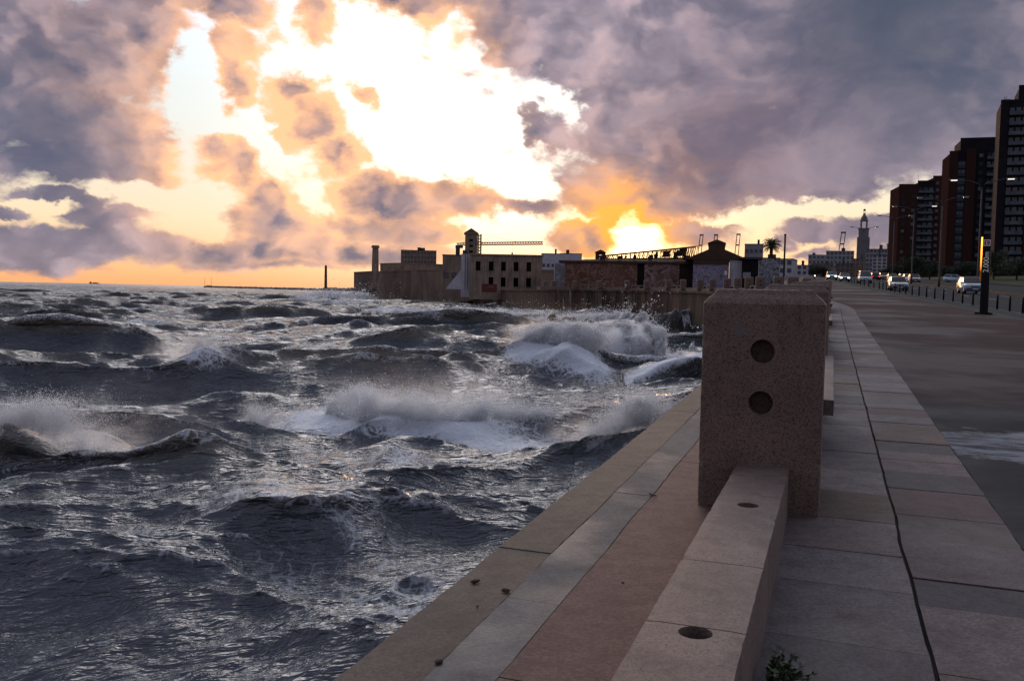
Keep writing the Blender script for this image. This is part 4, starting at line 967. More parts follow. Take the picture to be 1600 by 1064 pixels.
GRAF2 = m_graffiti('graffiti white', (0.40, 0.38, 0.40), [(0.16, 0.16, 0.30), (0.06, 0.06, 0.09), (0.36, 0.25, 0.27), (0.08, 0.1, 0.22)], .8, .4, 2)
GRAF3 = m_graffiti('graffiti scrawl', (0.38, 0.38, 0.40), [(0.30, 0.30, 0.34), (0.04, 0.04, 0.05), (0.36, 0.36, 0.38), (0.05, 0.05, 0.06)], .45, .3, 3)
GRAF4 = m_graffiti('graffiti mural', (0.22, 0.13, 0.09), [(0.10, 0.06, 0.05), (0.30, 0.22, 0.20), (0.24, 0.15, 0.125), (0.32, 0.24, 0.22)], .22, .6, 4)
ROOFT = weathered('tin roof', (0.10, 0.055, 0.035), (0.07, 0.045, 0.035), .4, .7)
# long shed wall with murals between the ruin and the gabled shed
p, a = frame_at(990, 215); W = wid(872, 1104, 215); o = empty('mural_wall', p, a + .03, 'long low shed front covered in faded murals under a bare roof truss', 'shed')
hw = hgt(412, 990, p)
m = MB(); m.box(-W / 2, W * .03 - .3, 0, 3, -3, hw); m.build('wall', GRAF1, o); m = MB(); m.box(W * .03 - .299, W * .035 + 1.2, .3, 3, -3, hw); m.build('doorway', VOID, o)
m = MB(); m.box(W * .035 + 1.201, W * .30, 0, 3, -3, hw); m.build('wall', GRAF4, o); m = MB(); m.box(W * .30 + .001, W / 2, .25, 3, -3, hw); m.build('recess', wallmat('dark recess', (0.06, 0.035, 0.03), (0.04, 0.028, 0.024)), o)
m = MB(); m.box(-W / 2 - .2, W / 2 + .2, -.35, 3.2, hw + .001, hw + .5); m.add([(-W / 2 + 3, -.2, hw + .5), (W / 2, -.2, hw + .5), (W / 2, 9, hw + 1.9), (-W / 2 + 6, 9, hw + 1.2)], [(0, 1, 2, 3)]); m.build('roof', ROOFT, o)
# skeleton truss above: rising to the right
m = MB(); xa, xb = -W * .26, W * .42; za, zb_ = hgt(400, 930, p), hgt(385, 1085, p)
N = 46
def zt(t): return za + (zb_ - za) * t
for y in (1.0, 6.0):
    m.tube([(xa, y, za), (xb, y, zb_)], .11, 5); m.tube([(xa, y, hw + 1.0), (xb, y, hw + 1.0 + (zb_ - za) * .25)], .10, 5)
    for k in range(N):
        t0, t1 = k / N, (k + 1) / N; zl = lambda t: hw + 1.0 + (zb_ - za) * .25 * t
        m.tube([(xa + (xb - xa) * t0, y, zl(t0)), (xa + (xb - xa) * (t1 if k % 2 else t0), y, zt(t1 if k % 2 else t0))], .07, 4)
        m.tube([(xa + (xb - xa) * t0, y, zl(t0)), (xa + (xb - xa) * t1, y, zt(t1))], .05, 4)
for k in range(0, N, 2):
    t0 = k / N; m.tube([(xa + (xb - xa) * t0, 1, zt(t0)), (xa + (xb - xa) * t0, 6, zt(t0))], .06, 4)
rr = random.Random(3)
for k in range(13):                        # sheets of tin still clinging to the frame
    t0 = rr.random() * .92; t1 = t0 + rr.uniform(.02, .08); x0, x1 = xa + (xb - xa) * t0, xa + (xb - xa) * t1; f0 = rr.uniform(.0, .4); f1 = f0 + rr.uniform(.3, .6)
    z0 = hw + 1.0; m.add([(x0, 1.2 + rr.random() * 4, z0 + (zt(t0) - z0) * f0), (x1, 1.2 + rr.random(), z0 + (zt(t1) - z0) * f0), (x1, 1.2 + rr.random(), z0 + (zt(t1) - z0) * f1), (x0, 1.2, z0 + (zt(t0) - z0) * f1)], [(0, 1, 2, 3)])
m.build('roof_truss', CRANE, o)
# roof turret left of it
p, a = frame_at(937, 222); o = empty('roof_turret', p, a, 'small gabled turret above the left end of the mural shed', 'turret'); z0, z1, z2 = hgt(414, 937, p), hgt(394, 937, p), hgt(389.5, 937, p); w = wid(929, 945, 222) / 2
m = MB(); m.box(-w, -w * .25, 2, 4.5, z0, z1); m.box(w * .25, w, 2, 4.5, z0, z1); m.box(-w * .249, w * .249, 2, 4.5, z0, z1 - 1.6); m.box(-w * .249, w * .249, 2, 4.5, z1 - .5, z1); m.build('wall', ROOFT, o)
m = MB(); m.add([(-w * 1.2, 1.7, z1 + .01), (w * 1.2, 1.7, z1 + .01), (0, 1.7, z2), (-w * 1.2, 4.8, z1 + .01), (w * 1.2, 4.8, z1 + .01), (0, 4.8, z2)], [(0, 1, 2), (5, 4, 3), (0, 2, 5, 3), (1, 4, 5, 2), (0, 3, 4, 1)]); m.build('roof', ROOFT, o)
# gabled shed with lantern
p, a = frame_at(1118, 205); o = empty('gabled_shed', p, a, 'brown gabled shed with a raised roof lantern and painted white front', 'shed'); w = wid(1070, 1168, 205) / 2; ze, zr = hgt(405, 1118, p), hgt(381, 1118, p)
m = MB(); m.box(-w * .72, w * .40, 0, 18, -3, ze - 1.2); m.build('wall', GRAF2, o)
m = MB(); m.box(w * .41, w * .44, -.2, .3, -3, ze - .2); m.box(w * .441, w * .80, 0, 18, -3, ze - .2); m.build('wall', WHITEWALL, o)
m = MB(); m.box(-w * .1, w * 1.02, -.25, -.001, ze - 1.19, ze - .2) if False else m.box(-w * .72, w * .40, -.3, 18, ze - 1.199, ze - .1); m.build('fascia', ROOFT, o)
m = MB(); t = .25
m.add([(-w, -.4, ze - .1), (w, -.4, ze - .1), (w * .22, -.4, zr - 1.2), (-w * .22, -.4, zr - 1.2), (-w, 18.4, ze - .1), (w, 18.4, ze - .1), (w * .22, 18.4, zr - 1.2), (-w * .22, 18.4, zr - 1.2)], [(0, 1, 2, 3), (7, 6, 5, 4), (0, 3, 7, 4), (1, 5, 6, 2), (3, 2, 6, 7), (0, 4, 5, 1)]); m.build('roof', ROOFT, o)
m = MB(); l0, l1 = -w * .26, w * .26; m.box(l0, l1, .2, 17, zr - 1.199, zr + .2); m.add([(l0 - .2, .0, zr + .201), (l1 + .2, .0, zr + .201), (0, 0, zr + 1.0), (l0 - .2, 17, zr + .201), (l1 + .2, 17, zr + .201), (0, 17, zr + 1.0)], [(0, 1, 2), (5, 4, 3), (0, 2, 5, 3), (1, 4, 5, 2), (0, 3, 4, 1)]); m.build('lantern', ROOFT, o)
m = MB(); m.box(w * .26, w * .34, -.08, -.001, ze - 3.6, ze - 2.6); m.build('sign', paint('blank white sign', (.7, .72, .75)), o)
p, a = frame_at(1171, 200); W = wid(1160, 1185, 200); o = empty('kiosk', p, a, 'dark flat-roofed kiosk with a pale lettering band, right of the gabled shed', 'kiosk'); zk = hgt(405, 1171, p)
m = MB(); m.box(-W / 2, W / 2, 0, 6, -2, zk); m.build('wall', VOID, o); m = MB(); m.box(-W / 2 - .6, W / 2 + .8, -.6, 6.4, zk + .001, zk + .45); m.build('roof', ROOFC, o); m = MB(); m.box(-W * .42, W * .05, -.06, -.001, zk * .45, zk * .62); m.build('sign', paint('faded sign', (.22, .22, .22)), o)
p, a = frame_at(1201, 215); W = wid(1185, 1216, 215); o = empty('scrawled_wall', p, a, 'white wall with a big black graffiti scrawl right of the kiosk', 'wall'); zk = hgt(404, 1201, p); m = MB(); m.box(-W / 2, W / 2, 0, .5, -2, zk); m.build('panel', GRAF3, o); m = MB(); m.box(-W / 2 - .1, W / 2 + .1, -.1, .6, zk + .001, zk + .2); m.build('coping', SLABC, o)
# --- the old sea fort
def on_wall(px, d, z): p = at(px, 450, d); p.z = EZ + z; return p, -math.atan2(p.x, p.y)
# ruined two-storey building
p, a = on_wall(790, 232, .3); o = empty('ruined_building', p, a, 'roofless two-storey ruin with two rows of dark window openings', 'ruin'); W = wid(733, 846, 232); ht = hgt(400, 790, p); dp = 10
xs = [-W / 2 + W * u for u in (.115, .295, .465, .64, .815)]
def pierced(mb, x0, x1, z0, z1, y0, y1, holes):
    """wall with rectangular openings"""
    xsx = sorted({x0, x1} | {h[0] for h in holes} | {h[1] for h in holes}); zsx = sorted({z0, z1} | {h[2] for h in holes} | {h[3] for h in holes})
    for i in range(len(xsx) - 1):
        for j in range(len(zsx) - 1):
            cx, cz = (xsx[i] + xsx[i + 1]) / 2, (zsx[j] + zsx[j + 1]) / 2
            if any(h[0] < cx < h[1] and h[2] < cz < h[3] for h in holes): continue
            mb.box(xsx[i], xsx[i + 1], y0, y1, zsx[j], zsx[j + 1])
f2, f1 = ht * .56, ht * .10
holes = [(x - .62, x + .62, f2, f2 + ht * .27) for x in xs] + [(x - .62, x + .62, f1, f1 + ht * .27) for x in xs[1:]]
m = MB(); pierced(m, -W / 2, W / 2, -2.5, ht, 0, .6, holes); m.box(-W / 2, -W / 2 + .6, .601, dp, -2.5, ht); m.box(W / 2 - .6, W / 2, .601, dp, -2.5, ht * .97); m.box(-W / 2, W / 2, dp + .001, dp + .5, -2.5, ht * .95); m.build('wall', RUIN, o)
m = MB(); m.box(-W / 2 - .25, W / 2 + .25, -.3, .9, ht + .001, ht + .4, b=.06); m.build('cornice', RUIN, o)
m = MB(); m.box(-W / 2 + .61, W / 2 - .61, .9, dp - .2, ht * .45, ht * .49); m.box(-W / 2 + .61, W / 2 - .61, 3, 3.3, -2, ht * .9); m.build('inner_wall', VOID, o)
for (x0, x1, z0, z1, _) in [(h[0], h[1], h[2], h[3], 0) for h in holes]:
    m = MB(); m.box(x0 - .12, x1 + .12, -.10, -.001, z0 - .14, z0); m.build('window_sill', RUIN, o)
m = MB(); m.box(W * .02 - W * .35, -W * .12, -.06, -.001, -.6, 1.5); m.build('painted_patch', weathered('red graffiti', (0.19, 0.05, 0.04), (0.12, 0.05, 0.045), 1.2), o)
# white gable with drainpipes at its left
p, a = on_wall(728, 236, .3); o = empty('white_annex', p, a, 'pale narrow annex with vertical pipes at the left end of the ruin', 'building'); W = wid(722, 738, 236); z1 = hgt(397, 728, p)
m = MB(); m.box(-W / 2, W / 2, 0, 8, -2, z1); m.add([(-W / 2 - 4, .2, 0), (-W / 2, .2, 0), (-W / 2, .2, z1 * .55), (-W / 2 - 4, 8, 0), (-W / 2, 8, 0), (-W / 2, 8, z1 * .55)], [(0, 1, 2), (3, 5, 4), (0, 2, 5, 3)]); m.build('wall', WHITEWALL, o)
m = MB()
for x in (-.3, .35): m.tube([(x, -.12, 0), (x, -.12, z1)], .1, 6)
m.build('drainpipe', TANWALL, o)
# hall behind it carrying the water tower
o = block(691, 740, 398, 262, TANWALL, 'brown stepped hall below the water tower', 1, 4, zb=EZ + .2, depth=14, roofbits=2)
p, a = on_wall(735, 268, .3); o = empty('water_tower', p, a, 'square brick water tower with a low pyramid roof above the ruin', 'tower'); W = wid(726, 745, 268) / 2; z1, z2 = hgt(364, 735, p), hgt(359, 735, p)
m = MB(); m.box(-W, W, 0, 2 * W, -2, z1 - .4); m.build('shaft', TANWALL, o); m = MB(); m.box(-W - .35, W + .35, -.35, 2 * W + .35, z1 - .399, z1); m.build('cornice', TANWALL, o)
m = MB(); e = W + .3; m.add([(-e, -.3, z1 + .001), (e, -.3, z1 + .001), (e, 2 * W + .3, z1 + .001), (-e, 2 * W + .3, z1 + .001), (0, W, z2 + .6)], [(0, 1, 4), (1, 2, 4), (2, 3, 4), (3, 0, 4), (3, 2, 1, 0)]); m.build('roof', ROOFT, o)
m = MB()
for k in range(5): m.box(-W * .3, W * .3, -.05, -.001, z1 * (.45 + .1 * k), z1 * (.45 + .1 * k) + .7)
m.build('louvre', VOID, o)
# tower crane
p, a = on_wall(748, 520, 4); o = empty('tower_crane', p, a - .35, 'thin yellow tower crane with its long jib reaching over the ruin', 'crane'); k = 520 / F; zj = hgt(381, 748, p); YEL = paint('crane yellow', (0.16, 0.09, 0.025), .6)
def lattice(mb, A, B, w, n, r):
    A, B = Vector(A), Vector(B); d = (B - A).normalized(); u = d.cross(Vector((0, 1, 0))); u = u.normalized() if u.length > .1 else Vector((1, 0, 0)); v = d.cross(u)
    cs = [u * w + v * w, u * w - v * w, -u * w - v * w, -u * w + v * w]
    for c in cs: mb.tube([A + c, B + c], r, 4)
    for i in range(n):
        for q in range(4):
            mb.tube([A.lerp(B, i / n) + cs[q], A.lerp(B, (i + 1) / n) + cs[(q + 1) % 4]], r * .7, 3, cap=False)
m = MB(); lattice(m, (0, 0, -5), (0, 0, zj + 5.5), .8, 20, .24); m.build('mast', YEL, o)
m = MB(); lattice(m, (1, 0, zj), (38, 0, zj + .4), .7, 24, .26); lattice(m, (-14, 0, zj - .4), (-1, 0, zj), .6, 8, .26); m.tube([(0, 0, zj + 5.5), (24, 0, zj + .9)], .07, 4); m.tube([(0, 0, zj + 5.5), (-12, 0, zj)], .07, 4); m.build('jib', YEL, o)
m = MB(); m.box(-14.5, -10.5, -1, 1, zj - 2.6, zj - .9); m.build('counterweight', ROOFC, o); m = MB(); m.tube([(20, 0, zj - .6), (20, 0, zj - 5)], .06, 4); m.box(19.6, 20.4, -.3, .3, zj - 6, zj - 5); m.build('hook', ROOFC, o)
# chimney
p, a = on_wall(586, 345, 1.5); o = empty('chimney', p, a, 'square brick chimney stack rising at the seaward end of the fort', 'chimney'); w = wid(581, 592, 345) / 2; z1 = hgt(387, 586, p)
m = MB(); m.add([(-w * 1.1, 0, -1), (w * 1.1, 0, -1), (w * 1.1, 2.2 * w, -1), (-w * 1.1, 2.2 * w, -1), (-w * .85, .1, z1), (w * .85, .1, z1), (w * .85, 2 * w, z1), (-w * .85, 2 * w, z1)], [(3, 2, 1, 0), (4, 5, 6, 7), (0, 1, 5, 4), (1, 2, 6, 5), (2, 3, 7, 6), (3, 0, 4, 7)]); m.build('stack', RUIN, o)
m = MB(); m.box(-w * 1.15, w * 1.15, -.2, 2.2 * w, z1 + .001, z1 + .45); m.box(-w, w, -.1, 2.05 * w, z1 + .451, z1 + .9); m.build('cap', RUIN, o)
# fort rooms and outer wall
FORT = wallmat('fort wall', (0.25, 0.18, 0.14), (0.145, 0.105, 0.083), .7, .12)
def fort_wall(name, pts, zlow, thick, label, material=FORT, cat='wall'):
    """pts: (px, depth, ytop) along the top edge"""
    P3 = [(at(px, yt, d)) for px, d, yt in pts]; o = empty(name, (P3[0].x, P3[0].y, 0), 0, label, cat); b = Vector((P3[0].x, P3[0].y, 0)); m = MB(); cp = MB()
    for A, B in zip(P3, P3[1:]):
        d = (B - A); d.z = 0; n = Vector((-d.y, d.x, 0)).normalized() * thick; n = n if n.y > 0 else -n
        q = [A, B, B + n, A + n]; vs = [Vector((v.x, v.y, zlow)) - b for v in q] + [v - b for v in q]
        m.add(vs, [(3, 2, 1, 0), (4, 5, 6, 7), (0, 1, 5, 4), (1, 2, 6, 5), (2, 3, 7, 6), (3, 0, 4, 7)])
        e = n.normalized() * .18; up = Vector((0, 0, .02)); q = [A - e, B - e, B + n + e, A + n + e]; vs = [v - b + up for v in q] + [v - b + Vector((0, 0, .4)) for v in q]
        cp.add(vs, [(3, 2, 1, 0), (4, 5, 6, 7), (0, 1, 5, 4), (1, 2, 6, 5), (2, 3, 7, 6), (3, 0, 4, 7)])
    m.build('wall', material, o); cp.build('coping', material, o); return o
fort_wall('fort_wall', [(553, 388, 426.5), (582, 372, 425), (600, 355, 425.5), (642, 335, 424.5)], -2, 12, 'seaward corner of the fort wall at the very end of the bay')
fort_wall('fort_wall', [(642, 333, 423), (690, 305, 423.5), (738, 272, 424), (752, 262, 420)], -2, 3, 'long blank fort wall between the seaward corner and the ruin')
fort_wall('fort_building', [(594, 372, 413), (628, 366, 412), (681, 355, 414), (720, 345, 417)], 3, 9, 'low flat-roofed range behind the fort wall', RUIN, 'building')
fort_wall('fort_wall', [(846, 200, 424), (872, 196, 424)], 0, 2, 'short brown wall between the ruin and the mural shed', TANWALL)
p, a = on_wall(862, 190, .4); o = empty('grey_gatepost', p, a, 'grey painted end wall left of the murals', 'wall'); m = MB(); w = wid(852, 888, 190); m.box(w * .12, w * .55, 0, 1, -1, hgt(411, 862, p)); m.build('panel', m_graffiti('graffiti grey', (0.21, 0.2, 0.19), [(0.2, 0.2, 0.27), (0.3, 0.28, 0.28)], .3, .3, 6), o); m = MB(); m.box(w * .09, w * .12 - .01, -.1, 1.1, -1, hgt(410, 862, p)); m.build('post', WHITEWALL, o)
# breakwater, beacon, masts, ship
ROCKM = mat('wet rock', lambda n: pbsdf(n, n.mix(n.noise(objc(n), 1.5, 5), (0.02, 0.017, 0.015, 1), (0.055, 0.045, 0.04, 1)), n.mr(n.noise(objc(n), 4, 3), .3, .7, .25, .7), 0, n.bump(n.noise(objc(n), 5, 5), .7, .05)))
m = MB(); r = random.Random(9)
A, B = at(322, 440, 2000), at(553, 440, 1050); A.z = B.z = 0
for k in range(420):
    t = (k / 420); c = A.lerp(B, t); s = 2.6 * (1.25 if t < .06 else 1) * r.uniform(.8, 1.5) * (.9 if t < .9 else 1.2)
    m.add([(c.x + s * 3 * math.cos(a_) * r.uniform(.7, 1.2), c.y + s * 2 * math.sin(a_), -1) for a_ in (0, 1.2, 2.4, 3.6, 4.8)] + [(c.x + r.uniform(-1, 1), c.y, s * 1.2)], [(0, 1, 5), (1, 2, 5), (2, 3, 5), (3, 4, 5), (4, 0, 5)])
tag(m.build('breakwater', ROCKM), 'long low rubble breakwater on the horizon left of the fort', 'breakwater')
p = at(509, 440, 1080); p.z = .5; o = empty('beacon', p, 0, 'tall thin stone beacon at the landward end of the breakwater', 'beacon'); z1 = hgt(414, 509, p)
m = MB(); m.tube([(0, 0, 1.5), (0, 0, z1 - 1.5), (0, 0, z1)], [1.9, 1.35, .3], 8); m.build('shaft', PT, o); m = MB(); m.box(-3.5, 3.5, -3.5, 3.5, -1.5, 1.499); m.box(-2.6, 2.6, -2.6, 2.6, 1.4991, 4); m.build('base', PT, o)
for px, yt, lab in ((320, 433, 'left and fainter of the two masts at the tip of the breakwater'), (330, 433, 'right of the two thin masts at the tip of the breakwater')):
    p = at(px, 440, 1960); p.z = 1; o = empty('mast', p, 0, lab, 'mast'); z1 = hgt(yt, px, p); m = MB(); m.tube([(0, 0, 0), (0, 0, z1)], [.4, .25], 6); m.build('pole', PT, o); m = MB(); m.box(-1.2, 1.2, -1.2, 1.2, -1, 2); m.build('base', PT, o)
p = at(147, 442, 9000); p.z = 0; o = empty('ship', p, .2, 'tiny cargo ship on the open horizon at far left', 'ship'); m = MB(); m.prism([(-46, -7), (40, -7), (52, 0), (40, 7), (-46, 7)], -2, 8); m.build('hull', PT, o); m = MB(); m.box(-40, -26, -6, 6, 8.01, 20); m.box(-10, 30, -6, 6, 8.01, 13); m.build('superstructure', PT, o)
# --- dark trees and bushes in front of the brick towers
LEAFT = mat('tree foliage', lambda n: pbsdf(n, n.mix(n.noise(objc(n), .5, 4), (0.012, 0.020, 0.008, 1), (0.035, 0.045, 0.018, 1)), .8))
def bushtree(px, d, ytop, wpx, label, seed):
    p = at(px, 440, d); p.z = H(p.x, p.y); hh = at(px, ytop, d).z - p.z; w = wid(0, wpx, d) / 2; r = np.random.default_rng(seed)
    o = empty('tree', p, 0, label, 'tree', 'trees before the brick towers'); m = MB(); m.tube([(0, 0, -.3), (.1, 0, hh * .3), (.2, .1, hh * .6)], [.22, .16, .08], 8)
    for k in range(5):
        a = k * 1.3; m.tube([(.1, 0, hh * (.25 + .06 * k)), (math.cos(a) * w * .4, math.sin(a) * w * .4, hh * (.5 + .06 * k)), (math.cos(a) * w * .7, math.sin(a) * w * .7, hh * (.6 + .06 * k))], [.08, .05, .02], 5)
    m.build('trunk', PT, o)
    nc = 16; cen = np.stack([r.normal(0, w * .5, nc), r.normal(0, w * .5, nc), hh * (.35 + .5 * r.random(nc))], 1); rad = w * (.28 + .25 * r.random(nc)); N = 5200
    i = r.integers(0, nc, N); dr = r.normal(size=(N, 3)); dr /= np.linalg.norm(dr, axis=1)[:, None]; c = cen[i] + dr * (rad[i] * r.random(N) ** .35)[:, None]; c[:, 2] = np.clip(c[:, 2], .15, hh)
    u = r.normal(size=(N, 3)); u /= np.linalg.norm(u, axis=1)[:, None]; v = np.cross(u, r.normal(size=(N, 3))); v /= np.linalg.norm(v, axis=1)[:, None]; s = r.uniform(.10, .22, N)[:, None]
    V = np.concatenate([c, c + u * s + v * s * .5, c + u * s * 2, c + u * s - v * s * .5]); ix = np.arange(N); Fq = np.stack([ix, ix + N, ix + 2 * N, ix + 3 * N], 1)
    q = np_mesh('crown', V, Fq, LEAFT, False); q.parent = o
for k, (px, d, yt, wp, lab) in enumerate(((1404, 236, 410, 26, 'dark tree at the left corner of the left brick tower'), (1428, 222, 401, 40, 'broad dark tree before the left brick tower'), (1452, 226, 408, 34, 'low round dark tree between the left and middle towers'), (1480, 236, 414, 26, 'small dark bush by the glazed stair of the middle tower'),
                                 (1504, 230, 410, 34, 'dark shrubby tree left of the distance totem, under the middle tower'), (1552, 200, 392, 44, 'large dark tree right of the distance totem'), (1588, 188, 398, 50, 'dark tree at the right edge below the tallest tower'), (1285, 330, 418, 22, 'round dark tree where the road disappears'), (1270, 360, 414, 16, 'smaller dark tree left of the one at the end of the road'),
                                 (1392, 250, 418, 22, 'dark bush at the far left behind the parked cars'))):
    bushtree(px, d, yt, wp, lab, 40 + k)
# ------------------------------------------------------------------ the sea: one displaced sheet from the wall to the horizon
def sea_rows():
    d = 2.2; out = []
    while d < 45000:
        out.append(d); d *= 1.0046 if d < 420 else (1.012 if d < 3000 else 1.05)
    return np.array(out)
RD = sea_rows(); AZC = np.radians(np.linspace(-41, 27, 860))
dd, aa = np.meshgrid(RD, AZC, indexing='ij'); X0 = (dd * np.tan(aa)).astype(np.float32); Y0 = dd.astype(np.float32)
LIM = np.interp(Y0, np.concatenate([WY, [430, 700, 2000, 60000]]), np.concatenate([WX, [-30, 60, 500, 9000]])) + SEA
keep = X0 < LIM + 1.2 + 0.01 * Y0
idx = np.full(X0.shape, -1, np.int64); idx[keep] = np.arange(keep.sum())
x = X0[keep]; y = Y0[keep]; sp = (y * 0.0046).astype(np.float32); wd = (LIM[keep] - x).astype(np.float32)      # wd: distance to the wall (in x)
rs = np.random.default_rng(5)
NC = 165
lam = np.exp(np.linspace(math.log(0.13), math.log(24.0), NC)) * rs.uniform(0.93, 1.07, NC)
head = math.atan2(-1.0, 0.22)
th = head + rs.normal(0, 1, NC) * np.where(lam > 6, 0.33, np.where(lam > 2, 0.42, 0.36))
kk = 2 * np.pi / lam
steep = np.where(lam > 6, 0.058, np.where(lam > 1.6, 0.056, 0.054)) * rs.uniform(0.7, 1.3, NC)
amp = steep / kk; ph = rs.uniform(0, 2 * np.pi, NC)
# patches of rougher and calmer water
def vnoise(px, py, s, seed):
    r = np.random.default_rng(seed); g = r.random((64, 64)).astype(np.float32); u = (px / s) % 64; v = (py / s) % 64
    i = u.astype(int) % 64; j = v.astype(int) % 64; fu = u - np.floor(u); fv = v - np.floor(v); fu = fu * fu * (3 - 2 * fu); fv = fv * fv * (3 - 2 * fv)
    i1 = (i + 1) % 64; j1 = (j + 1) % 64
    return (g[i, j] * (1 - fu) + g[i1, j] * fu) * (1 - fv) + (g[i, j1] * (1 - fu) + g[i1, j1] * fu) * fv
patch = 0.65 + 0.7 * vnoise(x, y, 17.0, 1)
gz_ = np.zeros_like(x); gx_ = np.zeros_like(x); gy_ = np.zeros_like(x); J = np.ones_like(x)
for i in range(NC):
    c, s = math.cos(th[i]), math.sin(th[i]); sel = sp < lam[i] / 2.0
    if not sel.any(): continue
    xs, ys = x[sel], y[sel]; fade = np.clip((lam[i] / sp[sel] - 2.0) / 2.0, 0, 1) * (patch[sel] if lam[i] < 9 else 1.0)
    # bend the wave trains a little so that crests are short and irregular
    wob = 0.9 * lam[i] * vnoise(xs, ys, 2.3 * lam[i] + 1.5, 20 + i)
    p = kk[i] * (c * xs + s * ys + wob) + ph[i]; sn = np.sin(p); cs = np.cos(p); a = amp[i] * fade
    Q = 1.15 if lam[i] > 1.5 else 0.9
    gz_[sel] += a * cs; gx_[sel] -= Q * c * a * sn; gy_[sel] -= Q * s * a * sn; J[sel] -= Q * kk[i] * a * cs
foam = np.clip((0.42 - J) * 0.8, 0, 0.40)
# the individual breaking waves: (crest points x, y), height, front width, back width, foam
BREAK = [
    ([(-15.5, 21.6), (-12.0, 21.0), (-10.4, 20.8), (-9.4, 20.7), (-8.0, 20.0), (-6.2, 18.6), (-4.2, 17.0)], [.25, .6, 1.45, .95, .55, .32, .0], 1.15, 1.9, .30),
    ([(-8.6, 31.5), (-6.2, 31), (-4.9, 30.6), (-2.6, 30.2), (-0.6, 29.0), (1.4, 28.0), (3.2, 27.4)], [.0, .8, .8, .55, .45, .35, .0], 1.2, 2.6, 1.0),
    ([(-10.5, 31.5), (-8.6, 30.8), (-7.2, 30.4), (-5.8, 30)], [.0, .7, .6, .0], 1.1, 1.8, .35),
    ([(-0.8, 48), (0.8, 47.5), (2.6, 47), (4.4, 46), (6.0, 45.5)], [.0, .8, 1.0, .8, .0], 1.6, 3.2, 1.0),
    ([(3.6, 54.5), (5.2, 54), (7.0, 53.4), (9.0, 53), (10.6, 52.5)], [.0, 1.1, 1.3, .9, .0], 1.7, 3.2, 1.0),
    ([(-5.4, 23), (-3.9, 22.8), (-3.2, 22.7), (-2.2, 22.4), (-.8, 22)], [.0, .3, .75, .35, .0], 0.9, 1.6, .4),
    ([(-6.6, 15.4), (-4.9, 15.3), (-3.9, 15.2), (-2.6, 14.8), (-1.2, 14), (.4, 13)], [.0, .30, .62, .42, .30, .0], .9, 1.5, .38),
    ([(1.6, 20), (3.4, 20.5), (4.6, 21.5), (5.6, 23)], [.1, .75, .7, .2], 1.0, 1.8, .8),
    ([(4.2, 33), (6.5, 34), (8.5, 36)], [.2, .8, .5], 1.2, 2.2, .7), ([(6, 44), (8.6, 46), (11, 48.5)], [.3, 1.0, .8], 1.3, 2.2, .9),
    ([(-16, 40), (-14, 39.5), (-12, 39.8)], [.0, .7, .0], 1.4, 2.6, .6), ([(-28, 63), (-24, 62), (-20, 62)], [.0, .22, .0], 1.6, 3.0, .5),
    ([(-24, 140), (-14, 138), (-4, 140), (4, 139), (10, 141)], [.2, 1.0, .8, 1.0, .4], 2.0, 5, 1.0), ([(-34, 170), (-24, 168), (-14, 172)], [.0, .9, .3], 2.0, 5, 1.0),
    ([(-4, 118), (4, 116), (12, 114), (18, 113)], [.2, .8, .9, .4], 1.8, 4, .9), ([(-52, 215), (-42, 205), (-32, 202)], [.3, 1.1, .2], 2, 5, 1.0), ([(-78, 330), (-66, 318), (-50, 308)], [.3, 1.2, .4], 3, 7, 1.0),
    ([(-20, 85), (-14, 84), (-8, 84)], [.0, .6, .0], 1.6, 3.4, .5), ([(-46, 95), (-40, 94), (-34, 95)], [.0, .6, .0], 1.6, 3.4, .5), ([(-62, 130), (-56, 129), (-50, 130)], [.0, .7, .0], 1.6, 3.4, .6),
    ([(8, 84), (13, 82), (18, 80)], [.2, .7, .5], 1.8, 3.5, .9), ([(2, 66), (7, 65), (12, 66)], [.0, .6, .3], 1.6, 3.5, .6),
]
for pts, hs, wf, wb_, fm in BREAK:
    P_ = np.array(pts, np.float32); y0, y1, x0_, x1_ = P_[:, 1].min() - 12, P_[:, 1].max() + 16, P_[:, 0].min() - 4, P_[:, 0].max() + 4
    sel = np.where((x > x0_) & (x < x1_) & (y > y0) & (y < y1))[0]
    if len(sel) == 0: continue
    xs, ys = x[sel], y[sel]; bw = 0.55 * (vnoise(xs, ys, 1.4, 77) - .5) + 1.0 * (vnoise(xs, ys, 4.0, 78) - .5)
    cy = np.interp(xs, P_[:, 0], P_[:, 1]) + bw; hh = np.interp(xs, P_[:, 0], hs, left=0, right=0) * (0.8 + 0.45 * vnoise(xs, ys * 0 + 3, 1.1, 79)); q = ys - cy
    prof = np.where(q < 0, np.exp(-(np.abs(q) / wf) ** 1.35), np.exp(-(q / wb_) ** 1.5))
    trough = -0.28 * np.exp(-((q + 2.1 * wf) / (1.3 * wf)) ** 2)
    gz_[sel] += hh * (prof + trough); gy_[sel] += -0.85 * hh * np.exp(-(q / (0.8 * wf)) ** 2)     # lean the crest over its face
    k = np.clip(hh / 0.6, 0, 1)
    foam[sel] = np.maximum(foam[sel], fm * k * np.where(q < 0, np.exp(-(np.abs(q) / (wf * (0.35 + .6 * (fm > .9)))) ** 2), np.exp(-(q / (wb_ * .8)) ** 2)))
